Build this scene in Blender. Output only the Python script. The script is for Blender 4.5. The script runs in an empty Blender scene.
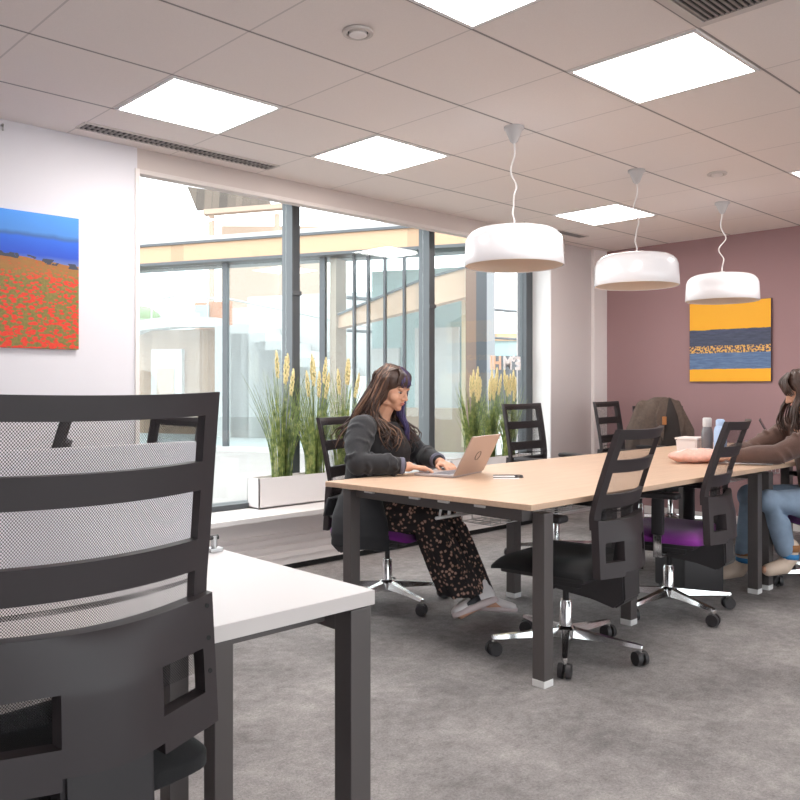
import bpy, bmesh, math, random
from mathutils import Vector, Matrix, Euler
random.seed(7)
S = bpy.context.scene
C = S.collection
PI = math.pi
def R(d): return math.radians(d)

# ------------------------------------------------------------------ materials
def new_mat(name):
    m = bpy.data.materials.new(name); m.use_nodes = True
    nt = m.node_tree; b = nt.nodes['Principled BSDF']
    return m, nt, b
def mat(name, col, rough=0.5, metal=0.0, spec=0.5, noise=0.0, nscale=8.0, coat=0.0, sheen=0.0, bump=0.0, bscale=200.0):
    m, nt, b = new_mat(name)
    b.inputs['Base Color'].default_value = (*col, 1)
    b.inputs['Roughness'].default_value = rough
    b.inputs['Metallic'].default_value = metal
    b.inputs['Specular IOR Level'].default_value = spec
    b.inputs['Coat Weight'].default_value = coat
    b.inputs['Sheen Weight'].default_value = sheen
    tc = None
    if noise or bump:
        tc = nt.nodes.new('ShaderNodeTexCoord')
    if noise:
        n = nt.nodes.new('ShaderNodeTexNoise'); n.inputs['Scale'].default_value = nscale; n.inputs['Detail'].default_value = 4
        nt.links.new(tc.outputs['Object'], n.inputs['Vector'])
        mx = nt.nodes.new('ShaderNodeMixRGB'); mx.blend_type = 'MIX'
        mx.inputs['Color1'].default_value = (*[c*(1-noise) for c in col], 1)
        mx.inputs['Color2'].default_value = (*[min(1, c*(1+noise)) for c in col], 1)
        nt.links.new(n.outputs['Fac'], mx.inputs['Fac']); nt.links.new(mx.outputs['Color'], b.inputs['Base Color'])
    if bump:
        n2 = nt.nodes.new('ShaderNodeTexNoise'); n2.inputs['Scale'].default_value = bscale
        nt.links.new(tc.outputs['Object'], n2.inputs['Vector'])
        bp = nt.nodes.new('ShaderNodeBump'); bp.inputs['Strength'].default_value = bump; bp.inputs['Distance'].default_value = 0.004
        nt.links.new(n2.outputs['Fac'], bp.inputs['Height']); nt.links.new(bp.outputs['Normal'], b.inputs['Normal'])
    return m
def emis(name, col, s):
    m, nt, b = new_mat(name)
    b.inputs['Base Color'].default_value = (0.9, 0.9, 0.9, 1)
    b.inputs['Emission Color'].default_value = (*col, 1); b.inputs['Emission Strength'].default_value = s
    return m
def ramp(nt, stops, interp='LINEAR'):
    r = nt.nodes.new('ShaderNodeValToRGB'); cr = r.color_ramp; cr.interpolation = interp
    while len(cr.elements) < len(stops): cr.elements.new(0.5)
    for e, (p, c) in zip(cr.elements, stops): e.position = p; e.color = (*c, 1)
    return r
def math_node(nt, op, a, b=None, clamp=False):
    n = nt.nodes.new('ShaderNodeMath'); n.operation = op; n.use_clamp = clamp
    for i, v in enumerate((a, b)):
        if v is None: continue
        if isinstance(v, (int, float)): n.inputs[i].default_value = v
        else: nt.links.new(v, n.inputs[i])
    return n.outputs[0]
def mixrgb(nt, fac, c1, c2, mode='MIX'):
    n = nt.nodes.new('ShaderNodeMixRGB'); n.blend_type = mode
    for k, v in (('Fac', fac), ('Color1', c1), ('Color2', c2)):
        if isinstance(v, (int, float)): n.inputs[k].default_value = v
        elif isinstance(v, tuple): n.inputs[k].default_value = (*v, 1)
        else: nt.links.new(v, n.inputs[k])
    return n.outputs[0]
def noise_node(nt, vec, scale, detail=4, rough=0.5):
    n = nt.nodes.new('ShaderNodeTexNoise'); n.inputs['Scale'].default_value = scale
    n.inputs['Detail'].default_value = detail; n.inputs['Roughness'].default_value = rough
    nt.links.new(vec, n.inputs['Vector']); return n.outputs['Fac']

TILE = 0.593; TX0 = 1.728; TY0 = 2.034       # ceiling grid
def m_carpet():
    m, nt, b = new_mat('carpet_grey')
    tc = nt.nodes.new('ShaderNodeTexCoord'); v = tc.outputs['Object']
    big = noise_node(nt, v, 2.2, 5, 0.65); mid = noise_node(nt, v, 22, 4, .6); fine = noise_node(nt, v, 105, 4, .85)
    c = ramp(nt, [(0.30, (0.22, 0.204, 0.203)), (0.52, (0.325, 0.302, 0.298)), (0.72, (0.43, 0.402, 0.392))]); nt.links.new(big, c.inputs['Fac'])
    c2 = mixrgb(nt, mid, (0.58, 0.58, 0.58), (1.3, 1.3, 1.3)); c3 = mixrgb(nt, fine, (0.25, 0.25, 0.25), (1.7, 1.7, 1.7))
    o = mixrgb(nt, 1.0, c.outputs['Color'], c2, 'MULTIPLY'); o = mixrgb(nt, 1.0, o, c3, 'MULTIPLY')
    nt.links.new(o, b.inputs['Base Color']); b.inputs['Roughness'].default_value = 0.95; b.inputs['Specular IOR Level'].default_value = 0.1
    bp = nt.nodes.new('ShaderNodeBump'); bp.inputs['Strength'].default_value = 0.6; bp.inputs['Distance'].default_value = 0.006
    nt.links.new(fine, bp.inputs['Height']); nt.links.new(bp.outputs['Normal'], b.inputs['Normal'])
    return m
def m_ceiling():
    m, nt, b = new_mat('ceiling_tiles')
    tc = nt.nodes.new('ShaderNodeTexCoord'); sp = nt.nodes.new('ShaderNodeSeparateXYZ'); nt.links.new(tc.outputs['Object'], sp.inputs[0])
    def dist(out, off):
        a = math_node(nt, 'SUBTRACT', out, off); a = math_node(nt, 'DIVIDE', a, TILE)
        f = math_node(nt, 'FRACT', math_node(nt, 'ADD', a, 100.5)); f = math_node(nt, 'SUBTRACT', f, 0.5)
        return math_node(nt, 'MULTIPLY', math_node(nt, 'ABSOLUTE', f), TILE)
    ly = math_node(nt, 'LESS_THAN', dist(sp.outputs['Y'], TY0), 0.0055)
    lx = math_node(nt, 'LESS_THAN', dist(sp.outputs['X'], TX0), 0.004)
    wy = math_node(nt, 'LESS_THAN', dist(sp.outputs['Y'], TY0), 0.014)
    base = (0.85, 0.775, 0.74)
    n = noise_node(nt, tc.outputs['Object'], 180, 3)
    o = mixrgb(nt, n, tuple(c*0.95 for c in base), tuple(min(1, c*1.04) for c in base))
    o = mixrgb(nt, math_node(nt, 'MULTIPLY', wy, .12), o, (0.5, 0.45, 0.43))
    o = mixrgb(nt, math_node(nt, 'MULTIPLY', lx, 0.42), o, (0.36, 0.32, 0.31))
    o = mixrgb(nt, math_node(nt, 'MULTIPLY', ly, 0.8), o, (0.17, 0.15, 0.15))
    nt.links.new(o, b.inputs['Base Color']); b.inputs['Roughness'].default_value = 0.9
    return m
def m_wood():
    m, nt, b = new_mat('beech_laminate')
    tc = nt.nodes.new('ShaderNodeTexCoord'); mp = nt.nodes.new('ShaderNodeMapping'); mp.inputs['Scale'].default_value = (1.2, 14, 14)
    nt.links.new(tc.outputs['Object'], mp.inputs['Vector'])
    n = noise_node(nt, mp.outputs['Vector'], 3.5, 6, .6)
    c = ramp(nt, [(0.3, (0.555, 0.375, 0.262)), (0.7, (0.635, 0.447, 0.32))]); nt.links.new(n, c.inputs['Fac'])
    nt.links.new(c.outputs['Color'], b.inputs['Base Color']); b.inputs['Roughness'].default_value = 0.42
    return m
def m_boards(name, c1, c2, axis, width):
    m, nt, b = new_mat(name)
    tc = nt.nodes.new('ShaderNodeTexCoord'); sp = nt.nodes.new('ShaderNodeSeparateXYZ'); nt.links.new(tc.outputs['Object'], sp.inputs[0])
    a = math_node(nt, 'DIVIDE', sp.outputs[axis], width); f = math_node(nt, 'FRACT', math_node(nt, 'ADD', a, 100.0))
    cell = math_node(nt, 'FLOOR', a); w = nt.nodes.new('ShaderNodeTexWhiteNoise'); w.noise_dimensions = '1D'; nt.links.new(cell, w.inputs['W'])
    o = mixrgb(nt, w.outputs['Value'], c1, c2)
    line = math_node(nt, 'LESS_THAN', f, 0.12)
    o = mixrgb(nt, math_node(nt, 'MULTIPLY', line, .35), o, tuple(c*.45 for c in c1))
    nt.links.new(o, b.inputs['Base Color']); b.inputs['Roughness'].default_value = .7
    return m
def m_mesh(name, pitch, hole):
    # woven mesh: round holes in staggered rows (UV in metres)
    m = bpy.data.materials.new(name); m.use_nodes = True; nt = m.node_tree; nt.nodes.clear()
    out = nt.nodes.new('ShaderNodeOutputMaterial'); uv = nt.nodes.new('ShaderNodeUVMap')
    sp = nt.nodes.new('ShaderNodeSeparateXYZ'); nt.links.new(uv.outputs['UV'], sp.inputs[0])
    k = 2*PI/pitch
    cx = math_node(nt, 'COSINE', math_node(nt, 'MULTIPLY', sp.outputs['X'], k)); cy = math_node(nt, 'COSINE', math_node(nt, 'MULTIPLY', sp.outputs['Y'], k*0.9))
    p = math_node(nt, 'ABSOLUTE', math_node(nt, 'ADD', cx, cy))
    h = math_node(nt, 'GREATER_THAN', p, hole)
    d = nt.nodes.new('ShaderNodeBsdfDiffuse'); d.inputs['Color'].default_value = (0.035, 0.032, 0.034, 1)
    t = nt.nodes.new('ShaderNodeBsdfTransparent'); mx = nt.nodes.new('ShaderNodeMixShader')
    nt.links.new(h, mx.inputs['Fac']); nt.links.new(d.outputs[0], mx.inputs[1]); nt.links.new(t.outputs[0], mx.inputs[2]); nt.links.new(mx.outputs[0], out.inputs['Surface'])
    return m
def m_glass(name, tint=(0.97, 0.99, 0.985), refl=0.9):
    m = bpy.data.materials.new(name); m.use_nodes = True; nt = m.node_tree; nt.nodes.clear()
    out = nt.nodes.new('ShaderNodeOutputMaterial'); t = nt.nodes.new('ShaderNodeBsdfTransparent'); t.inputs['Color'].default_value = (*tint, 1)
    g = nt.nodes.new('ShaderNodeBsdfGlossy'); g.inputs['Roughness'].default_value = 0.0; g.inputs['Color'].default_value = (refl, refl, refl, 1)
    lw = nt.nodes.new('ShaderNodeLayerWeight'); lw.inputs['Blend'].default_value = 0.5
    sch = math_node(nt, 'ADD', math_node(nt, 'MULTIPLY', math_node(nt, 'POWER', lw.outputs['Facing'], 5.0), .9), 0.035, True)
    mx = nt.nodes.new('ShaderNodeMixShader'); nt.links.new(sch, mx.inputs['Fac']); nt.links.new(t.outputs[0], mx.inputs[1]); nt.links.new(g.outputs[0], mx.inputs[2])
    nt.links.new(mx.outputs[0], out.inputs['Surface']); return m
def m_floral():
    m, nt, b = new_mat('floral_trouser_cloth')
    tc = nt.nodes.new('ShaderNodeTexCoord')
    v = nt.nodes.new('ShaderNodeTexVoronoi'); v.inputs['Scale'].default_value = 42; nt.links.new(tc.outputs['Object'], v.inputs['Vector'])
    n = noise_node(nt, tc.outputs['Object'], 90, 2)
    d = math_node(nt, 'ADD', v.outputs['Distance'], math_node(nt, 'MULTIPLY', math_node(nt, 'SUBTRACT', n, .5), .5))
    c = ramp(nt, [(0.0, (0.46, 0.34, 0.27)), (0.24, (0.40, 0.22, 0.18)), (0.33, (0.16, 0.09, 0.06)), (0.40, (0.016, 0.011, 0.012))]); nt.links.new(d, c.inputs['Fac'])
    nt.links.new(c.outputs['Color'], b.inputs['Base Color']); b.inputs['Roughness'].default_value = .85
    return m
def m_poppies():
    m, nt, b = new_mat('poppy_field_print')
    tc = nt.nodes.new('ShaderNodeTexCoord'); g = tc.outputs['Generated']; sp = nt.nodes.new('ShaderNodeSeparateXYZ'); nt.links.new(g, sp.inputs[0])
    z = sp.outputs['Z']; x = sp.outputs['X']
    wob = noise_node(nt, g, 6, 4)
    zz = math_node(nt, 'ADD', z, math_node(nt, 'MULTIPLY', math_node(nt, 'SUBTRACT', wob, .5), .05))
    sky = ramp(nt, [(0.64, (0.12, 0.17, 0.40)), (0.69, (0.004, 0.06, 0.48)), (0.81, (0.006, 0.11, 0.62)), (0.83, (0.03, 0.11, 0.34)), (0.86, (0.05, 0.22, 0.62)), (1.0, (0.05, 0.28, 0.80))]); nt.links.new(zz, sky.inputs['Fac'])
    # field
    sq = nt.nodes.new('ShaderNodeMapping'); sq.inputs['Scale'].default_value = (1, 1, 1.9); nt.links.new(g, sq.inputs['Vector'])
    vs = nt.nodes.new('ShaderNodeTexVoronoi'); vs.inputs['Scale'].default_value = 26; nt.links.new(sq.outputs['Vector'], vs.inputs['Vector'])
    n2 = noise_node(nt, g, 7, 4); n3 = noise_node(nt, g, 55, 3)
    green = mixrgb(nt, n3, (0.05, 0.09, 0.012), (0.34, 0.22, 0.05))
    redc = mixrgb(nt, n3, (0.55, 0.008, 0.006), (0.85, 0.055, 0.012))
    dens = math_node(nt, 'ADD', math_node(nt, 'MULTIPLY', n2, 1.1), math_node(nt, 'MULTIPLY', math_node(nt, 'SUBTRACT', .5, z), 0.55))
    isr = math_node(nt, 'LESS_THAN', vs.outputs['Distance'], math_node(nt, 'MULTIPLY', dens, 0.73))
    field = mixrgb(nt, isr, green, redc)
    far = mixrgb(nt, n2, (0.42, 0.06, 0.015), (0.25, 0.20, 0.03))
    farf = ramp(nt, [(0.50, (0, 0, 0)), (0.60, (1, 1, 1))]); nt.links.new(z, farf.inputs['Fac'])
    field = mixrgb(nt, math_node(nt, 'MULTIPLY', farf.outputs['Color'], .75), field, far)
    tree = math_node(nt, 'MULTIPLY', math_node(nt, 'GREATER_THAN', noise_node(nt, g, 13, 3), .5), math_node(nt, 'LESS_THAN', math_node(nt, 'ABSOLUTE', math_node(nt, 'SUBTRACT', zz, math_node(nt, 'SUBTRACT', .72, math_node(nt, 'MULTIPLY', x, .09)))), .018))
    hor = math_node(nt, 'SUBTRACT', .71, math_node(nt, 'MULTIPLY', x, .075))
    o = mixrgb(nt, math_node(nt, 'GREATER_THAN', zz, hor), field, sky.outputs['Color'])
    o = mixrgb(nt, tree, o, (0.03, 0.035, 0.06))
    nt.links.new(o, b.inputs['Base Color']); b.inputs['Roughness'].default_value = .55
    return m
def m_abstract():
    m, nt, b = new_mat('yellow_blue_abstract')
    tc = nt.nodes.new('ShaderNodeTexCoord'); g = tc.outputs['Generated']; sp = nt.nodes.new('ShaderNodeSeparateXYZ'); nt.links.new(g, sp.inputs[0])
    mp = nt.nodes.new('ShaderNodeMapping'); mp.inputs['Scale'].default_value = (1, 2.2, 16); nt.links.new(g, mp.inputs['Vector'])
    st = noise_node(nt, mp.outputs['Vector'], 3, 5, .65); sp2 = noise_node(nt, g, 40, 3)
    z = math_node(nt, 'ADD', sp.outputs['Z'], math_node(nt, 'MULTIPLY', math_node(nt, 'SUBTRACT', st, .5), .03))
    Y = (0.90, 0.42, 0.012)
    blue = mixrgb(nt, st, (0.006, 0.022, 0.10), (0.20, 0.32, 0.52))
    dark = mixrgb(nt, st, (0.010, 0.012, 0.03), (0.10, 0.12, 0.20))
    gold = mixrgb(nt, math_node(nt, 'GREATER_THAN', sp2, .5), (0.75, 0.42, 0.10), (0.06, 0.06, 0.10))
    def ge(t): return math_node(nt, 'GREATER_THAN', z, t)
    o = mixrgb(nt, ge(.155), Y, blue)
    o = mixrgb(nt, ge(.36), o, gold)
    o = mixrgb(nt, ge(.45), o, dark)
    o = mixrgb(nt, ge(.655), o, Y)
    nt.links.new(o, b.inputs['Base Color']); b.inputs['Roughness'].default_value = .6
    return m

M = {}
M['carpet'] = m_carpet(); M['ceiling'] = m_ceiling(); M['wood'] = m_wood()
M['wall_white'] = mat('white_painted_wall', (0.71, 0.685, 0.725), .85, noise=.012, nscale=3)
M['wall_pink'] = mat('pale_plaster', (0.60, 0.54, 0.53), .85, noise=.02, nscale=2)
M['wall_purple'] = mat('mauve_painted_wall', (0.335, 0.20, 0.205), .8, noise=.03, nscale=2)
M['trim'] = mat('white_trim', (0.80, 0.74, 0.72), .6)
M['bulkhead'] = mat('bulkhead_plaster', (0.60, 0.52, 0.49), .8)
M['bulklip'] = mat('bulkhead_lip', (0.68, 0.61, 0.58), .7)
M['sill'] = mat('white_sill', (0.82, 0.79, 0.78), .5)
M['casing'] = mat('grey_casing', (0.82, 0.76, 0.745), .6, noise=.05, nscale=2)
M['dark'] = mat('shadow_gap_black', (0.02, 0.02, 0.02), .8)
M['frame_grey'] = mat('window_frame_grey', (0.085, 0.092, 0.10), .4, .3)
M['frame_light'] = mat('window_frame_light', (0.11, 0.118, 0.125), .4, .4)
M['glass'] = m_glass('window_glass')
M['fglass'] = m_glass('facade_glass', (0.95, 0.985, 0.985), .9)
M['black'] = mat('black_plastic', (0.030, 0.026, 0.028), .5, noise=.1, nscale=4)
M['char'] = mat('charcoal_plastic', (0.033, 0.0245, 0.0265), .5, noise=.06, nscale=5)
M['fabric_black'] = mat('black_seat_fabric', (0.012, 0.011, 0.012), .95, sheen=.1, bump=.4, bscale=500)
M['fabric_purple'] = mat('purple_seat_fabric', (0.20, 0.015, 0.24), .9, sheen=.3, bump=.4, bscale=500)
M['chrome'] = mat('chrome', (0.78, 0.78, 0.78), .16, 1.0)
M['steel'] = mat('brushed_steel', (0.5, 0.5, 0.5), .35, 1.0)
M['mesh'] = m_mesh('chair_back_mesh', 0.0047, 0.52)
M['leg'] = mat('graphite_table_metal', (0.115, 0.10, 0.098), .45, .35)
M['foot'] = mat('white_foot_plastic', (0.72, 0.70, 0.69), .5)
M['desk'] = mat('white_desk_laminate', (0.74, 0.71, 0.72), .4)
M['deskedge'] = mat('white_desk_edge', (0.66, 0.60, 0.58), .5)
M['screen_white'] = mat('white_divider_fabric', (0.78, 0.75, 0.79), .9)
M['pendant'] = mat('white_gloss_metal', (0.84, 0.82, 0.85), .22, coat=.3)
M['pendant_in'] = mat('cream_inside', (0.80, 0.68, 0.58), .7)
M['cord'] = mat('white_cord', (0.74, 0.70, 0.69), .5)
M['rose'] = mat('grey_rose', (0.55, 0.53, 0.53), .5)
M['lamp'] = emis('light_panel', (1.0, 0.965, 0.93), 16.0)
M['lampframe'] = mat('light_frame', (0.82, 0.80, 0.80), .5)
M['vent'] = mat('vent_slats', (0.28, 0.25, 0.24), .6)
M['vent_frame'] = mat('vent_frame', (0.62, 0.56, 0.53), .6)
M['skin'] = mat('skin', (0.62, 0.33, 0.22), .5, noise=.05, nscale=12)
M['lip'] = mat('lips', (0.45, 0.14, 0.12), .45)
M['jacket'] = mat('charcoal_jacket', (0.0145, 0.0145, 0.018), .85, noise=.3, nscale=14, sheen=.15, bump=.3, bscale=300)
M['cuff'] = mat('jacket_lining', (0.13, 0.13, 0.18), .8)
M['blouse'] = mat('black_blouse', (0.018, 0.016, 0.018), .85)
M['floral'] = m_floral()
M['hair'] = mat('dark_brown_hair', (0.055, 0.028, 0.020), .42, noise=.5, nscale=22)
M['hair_light'] = mat('light_brown_hair', (0.20, 0.105, 0.065), .45, noise=.4, nscale=22)
M['hair_purple'] = mat('purple_dyed_hair', (0.062, 0.046, 0.145), .45, noise=.4, nscale=22)
M['eye'] = mat('eye_white', (0.42, 0.38, 0.36), .35); M['iris'] = mat('iris_dark', (0.03, 0.02, 0.015), .2)
M['shoe'] = mat('white_trainer', (0.72, 0.66, 0.66), .6); M['sole'] = mat('trainer_sole', (0.62, 0.50, 0.50), .7)
M['shoe_black'] = mat('trainer_patch', (0.02, 0.02, 0.025), .5)
M['laptop'] = mat('rose_grey_aluminium', (0.50, 0.39, 0.34), .38, .55); M['laptop_dark'] = mat('laptop_emblem', (0.10, 0.075, 0.07), .4)
M['keys'] = mat('laptop_keys', (0.16, 0.15, 0.17), .5); M['deck'] = mat('laptop_deck', (0.50, 0.46, 0.48), .4, .4)
M['screen'] = mat('dark_screen', (0.02, 0.02, 0.025), .2)
M['planter'] = mat('white_planter', (0.82, 0.78, 0.775), .45)
M['soil'] = mat('planter_moss', (0.12, 0.11, 0.06), .95, noise=.4, nscale=40)
M['spike'] = mat('cream_flower_spikes', (0.80, 0.68, 0.36), .8, noise=.2, nscale=60)
M['sweater'] = mat('brown_knit', (0.105, 0.055, 0.042), .95, noise=.2, nscale=30, sheen=.2, bump=.5, bscale=220)
M['jeans'] = mat('light_blue_denim', (0.22, 0.29, 0.39), .85, noise=.2, nscale=25)
M['boot_tan'] = mat('tan_suede', (0.30, 0.13, 0.05), .85); M['boot_cream'] = mat('cream_leather', (0.62, 0.48, 0.38), .6); M['boot_blue'] = mat('blue_collar', (0.03, 0.20, 0.45), .6)
M['coat'] = mat('brown_tweed', (0.115, 0.082, 0.066), .95, noise=.35, nscale=45, bump=.5, bscale=260); M['coat_dark'] = mat('coat_lining_shadow', (0.028, 0.02, 0.018), .8); M['orange'] = mat('tan_leather_tag', (0.45, 0.17, 0.05), .6)
M['peach'] = mat('peach_knit_pouch', (0.80, 0.46, 0.38), .85, noise=.25, nscale=60, bump=.6, bscale=120)
M['boxwhite'] = mat('white_food_box', (0.80, 0.72, 0.70), .6)
M['bottle_blue'] = mat('pale_blue_bottle', (0.42, 0.56, 0.80), .35); M['bottle_grey'] = mat('smoky_grey_bottle', (0.16, 0.15, 0.16), .25); M['cap_grey'] = mat('bottle_cap', (0.60, 0.58, 0.58), .4)
M['paper'] = mat('paper', (0.85, 0.82, 0.82), .8)
M['mugblue'] = mat('blue_mug', (0.02, 0.09, 0.22), .35)
M['wire'] = mat('pale_grey_wire', (0.72, 0.70, 0.70), .4, .4)
M['beam_wood'] = m_boards('fascia_wood', (0.52, 0.335, 0.21), (0.56, 0.365, 0.235), 'X', 1.6)
M['ramp_wood'] = m_boards('ramp_wood', (0.62, 0.39, 0.26), (0.66, 0.42, 0.29), 'X', .8)
M['wood_boards'] = m_boards('vertical_boards', (0.27, 0.165, 0.105), (0.36, 0.235, 0.16), 'X', .14)
M['paving'] = mat('pale_paving', (0.33, 0.31, 0.295), .8, noise=.06, nscale=2)
M['ext_white'] = mat('exterior_white', (0.50, 0.49, 0.48), .7); M['ext_grey'] = mat('exterior_grey', (0.42, 0.44, 0.44), .7)
M['ext_teal'] = mat('teal_panel', (0.33, 0.44, 0.44), .4); M['brick'] = mat('red_brick', (0.42, 0.20, 0.12), .9, noise=.2, nscale=20)
M['ext_tan'] = mat('tan_render', (0.42, 0.31, 0.24), .8); M['curtain'] = mat('beige_curtain', (0.62, 0.50, 0.36), .9)
M['lattice'] = m_boards('slatted_soffit', (0.07, 0.055, 0.045), (0.15, 0.115, 0.09), 'X', .16)
M['column'] = mat('brown_column', (0.20, 0.14, 0.11), .5); M['greenery'] = mat('shrub_green', (0.18, 0.24, 0.12), .9, noise=.4, nscale=15)
M['letter'] = mat('white_lettering', (0.95, 0.90, 0.90), .6); M['letter_or'] = mat('orange_lettering', (0.95, 0.62, 0.45), .6)
M['poppies'] = m_poppies(); M['abstract'] = m_abstract(); M['canvas_edge'] = mat('canvas_edge', (0.10, 0.06, 0.07), .7)
def m_blade():
    m, nt, b = new_mat('grass_blade_green')
    tc = nt.nodes.new('ShaderNodeTexCoord'); n = noise_node(nt, tc.outputs['Object'], 28, 3)
    c = ramp(nt, [(0.30, (0.06, 0.10, 0.03)), (0.5, (0.20, 0.27, 0.07)), (0.70, (0.46, 0.48, 0.17))]); nt.links.new(n, c.inputs['Fac'])
    nt.links.new(c.outputs['Color'], b.inputs['Base Color']); b.inputs['Roughness'].default_value = .6
    return m
M['blade'] = m_blade()

# ------------------------------------------------------------------ mesh helpers
def new_bm(): return bmesh.new()
def to_mesh(bm, name, smooth=False):
    bmesh.ops.recalc_face_normals(bm, faces=bm.faces[:])
    me = bpy.data.meshes.new(name); bm.to_mesh(me); bm.free()
    if smooth:
        for p in me.polygons: p.use_smooth = True
    return me
def link(name, me, m, parent=None):
    o = bpy.data.objects.new(name, me); C.objects.link(o)
    if m is not None:
        if len(me.materials) == 0: me.materials.append(m)
    if parent is not None: o.parent = parent
    return o
def obj(name, bm, m, parent=None, smooth=False):
    return link(name, to_mesh(bm, name, smooth), m, parent)
def smart(me, ang=40):
    # smooth shading with sharp edges
    for p in me.polygons: p.use_smooth = True
    b = bmesh.new(); b.from_mesh(me)
    for e in b.edges:
        if len(e.link_faces) == 2 and e.calc_face_angle(0) > R(ang): e.smooth = False
    b.to_mesh(me); b.free()
def sobj(name, bm, m, parent=None, ang=40):
    me = to_mesh(bm, name); smart(me, ang); return link(name, me, m, parent)
def thing(name, label, cat, loc=(0, 0, 0), rz=0, group=None):
    o = bpy.data.objects.new(name, None); C.objects.link(o); o.empty_display_size = .1
    o.location = loc; o.rotation_euler = (0, 0, rz)
    o['label'] = label; o['category'] = cat
    if group: o['group'] = group
    return o
def tag(o, label, cat, group=None):
    o['label'] = label; o['category'] = cat
    if group: o['group'] = group
    return o
def struct(name, bm, m, parent=None):
    o = obj(name, bm, m, parent)
    if parent is None: o['kind'] = 'structure'
    return o
def box(bm, x0, x1, y0, y1, z0, z1, bev=0, mtx=None, seg=2):
    g = bmesh.ops.create_cube(bm, size=1)
    vs = g['verts']
    for v in vs:
        v.co = Vector(((x0+x1)/2 + v.co.x*(x1-x0), (y0+y1)/2 + v.co.y*(y1-y0), (z0+z1)/2 + v.co.z*(z1-z0)))
    if bev > 0:
        es = list({e for v in vs for e in v.link_edges})
        r = bmesh.ops.bevel(bm, geom=es, offset=bev, segments=seg, affect='EDGES', profile=.6)
        vs = list({v for f in r['faces'] for v in f.verts} | {v for v in vs if v.is_valid})
    if mtx is not None:
        for v in vs: v.co = mtx @ v.co
    return vs
def frame_of(t):
    t = t.normalized(); up = Vector((0, 0, 1)) if abs(t.z) < .95 else Vector((0, 1, 0))
    a = t.cross(up).normalized(); return a, t.cross(a).normalized()
def tube(bm, pts, rad, n=10, closed_ends=True):
    pts = [Vector(p) for p in pts]
    if not isinstance(rad, (list, tuple)): rad = [rad]*len(pts)
    rings = []; prev = None
    for i, p in enumerate(pts):
        t = (pts[min(i+1, len(pts)-1)] - pts[max(i-1, 0)])
        if t.length < 1e-9: t = Vector((0, 0, 1))
        t.normalize()
        if prev is None: a, b = frame_of(t)
        else:
            a = (prev - t*prev.dot(t)); a = a.normalized() if a.length > 1e-6 else frame_of(t)[0]; b = t.cross(a)
        prev = a
        rings.append([bm.verts.new(p + (a*math.cos(2*PI*k/n) + b*math.sin(2*PI*k/n))*rad[i]) for k in range(n)])
    for r0, r1 in zip(rings, rings[1:]):
        for k in range(n): bm.faces.new((r0[k], r0[(k+1) % n], r1[(k+1) % n], r1[k]))
    if closed_ends:
        bm.faces.new(rings[0][::-1]); bm.faces.new(rings[-1])
def cyl(bm, p0, p1, r0, r1=None, n=16):
    tube(bm, [p0, p1], [r0, r0 if r1 is None else r1], n)
def ball(bm, c, r, mtx=None, u=16, v=10):
    rr = r if isinstance(r, (tuple, list)) else (r, r, r)
    g = bmesh.ops.create_uvsphere(bm, u_segments=u, v_segments=v, radius=1)
    for w in g['verts']:
        p = Vector((w.co.x*rr[0], w.co.y*rr[1], w.co.z*rr[2]))
        if mtx is not None: p = mtx @ p
        w.co = p + Vector(c)
def lathe(bm, prof, c=(0, 0, 0), n=32):
    rings = []
    for r, z in prof:
        rings.append([bm.verts.new((c[0]+r*math.cos(2*PI*k/n), c[1]+r*math.sin(2*PI*k/n), c[2]+z)) for k in range(n)])
    for r0, r1 in zip(rings, rings[1:]):
        for k in range(n): bm.faces.new((r0[k], r0[(k+1) % n], r1[(k+1) % n], r1[k]))
    return rings
def lathe_solid(bm, prof, c=(0, 0, 0), n=32):
    rg = lathe(bm, prof, c, n); bm.faces.new(rg[0][::-1]); bm.faces.new(rg[-1])
def prism(bm, poly, axis, a0, a1):
    # poly in the two other axes, extruded along axis
    def P(u, v, w):
        return {'x': (w, u, v), 'y': (u, w, v), 'z': (u, v, w)}[axis]
    A = [bm.verts.new(P(u, v, a0)) for u, v in poly]; B = [bm.verts.new(P(u, v, a1)) for u, v in poly]
    n = len(poly); bm.faces.new(A[::-1]); bm.faces.new(B)
    for k in range(n): bm.faces.new((A[k], A[(k+1) % n], B[(k+1) % n], B[k]))
def capsules(bm, pts, rad, n=12):
    # chain of joints with round ends, for a later remesh
    if not isinstance(rad, (list, tuple)): rad = [rad]*len(pts)
    tube(bm, pts, list(rad), n)
    for p, r in zip(pts, rad): ball(bm, p, r, u=n, v=8)
def loft(bm, rings_def, n=24):
    # rings_def: (centre, a, b, side, fwd)
    rings = []
    for c, a, b, sd, fw in rings_def:
        c = Vector(c); sd = Vector(sd); fw = Vector(fw)
        rings.append([bm.verts.new(c + sd*a*math.cos(2*PI*k/n) + fw*b*math.sin(2*PI*k/n)) for k in range(n)])
    for r0, r1 in zip(rings, rings[1:]):
        for k in range(n): bm.faces.new((r0[k], r0[(k+1) % n], r1[(k+1) % n], r1[k]))
    bm.faces.new(rings[0][::-1]); bm.faces.new(rings[-1])
def remeshed(bm, name, voxel, smooth=6):
    bmesh.ops.recalc_face_normals(bm, faces=bm.faces[:])
    me = bpy.data.meshes.new('tmp'); bm.to_mesh(me); bm.free()
    o = bpy.data.objects.new('tmp', me); C.objects.link(o)
    md = o.modifiers.new('r', 'REMESH'); md.mode = 'VOXEL'; md.voxel_size = voxel
    if smooth:
        ms = o.modifiers.new('s', 'SMOOTH'); ms.iterations = smooth; ms.factor = .5
    dg = bpy.context.evaluated_depsgraph_get(); dg.update()
    r = bpy.data.meshes.new_from_object(o.evaluated_get(dg)); r.name = name
    bpy.data.objects.remove(o); bpy.data.meshes.remove(me)
    for p in r.polygons: p.use_smooth = True
    return r
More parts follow.
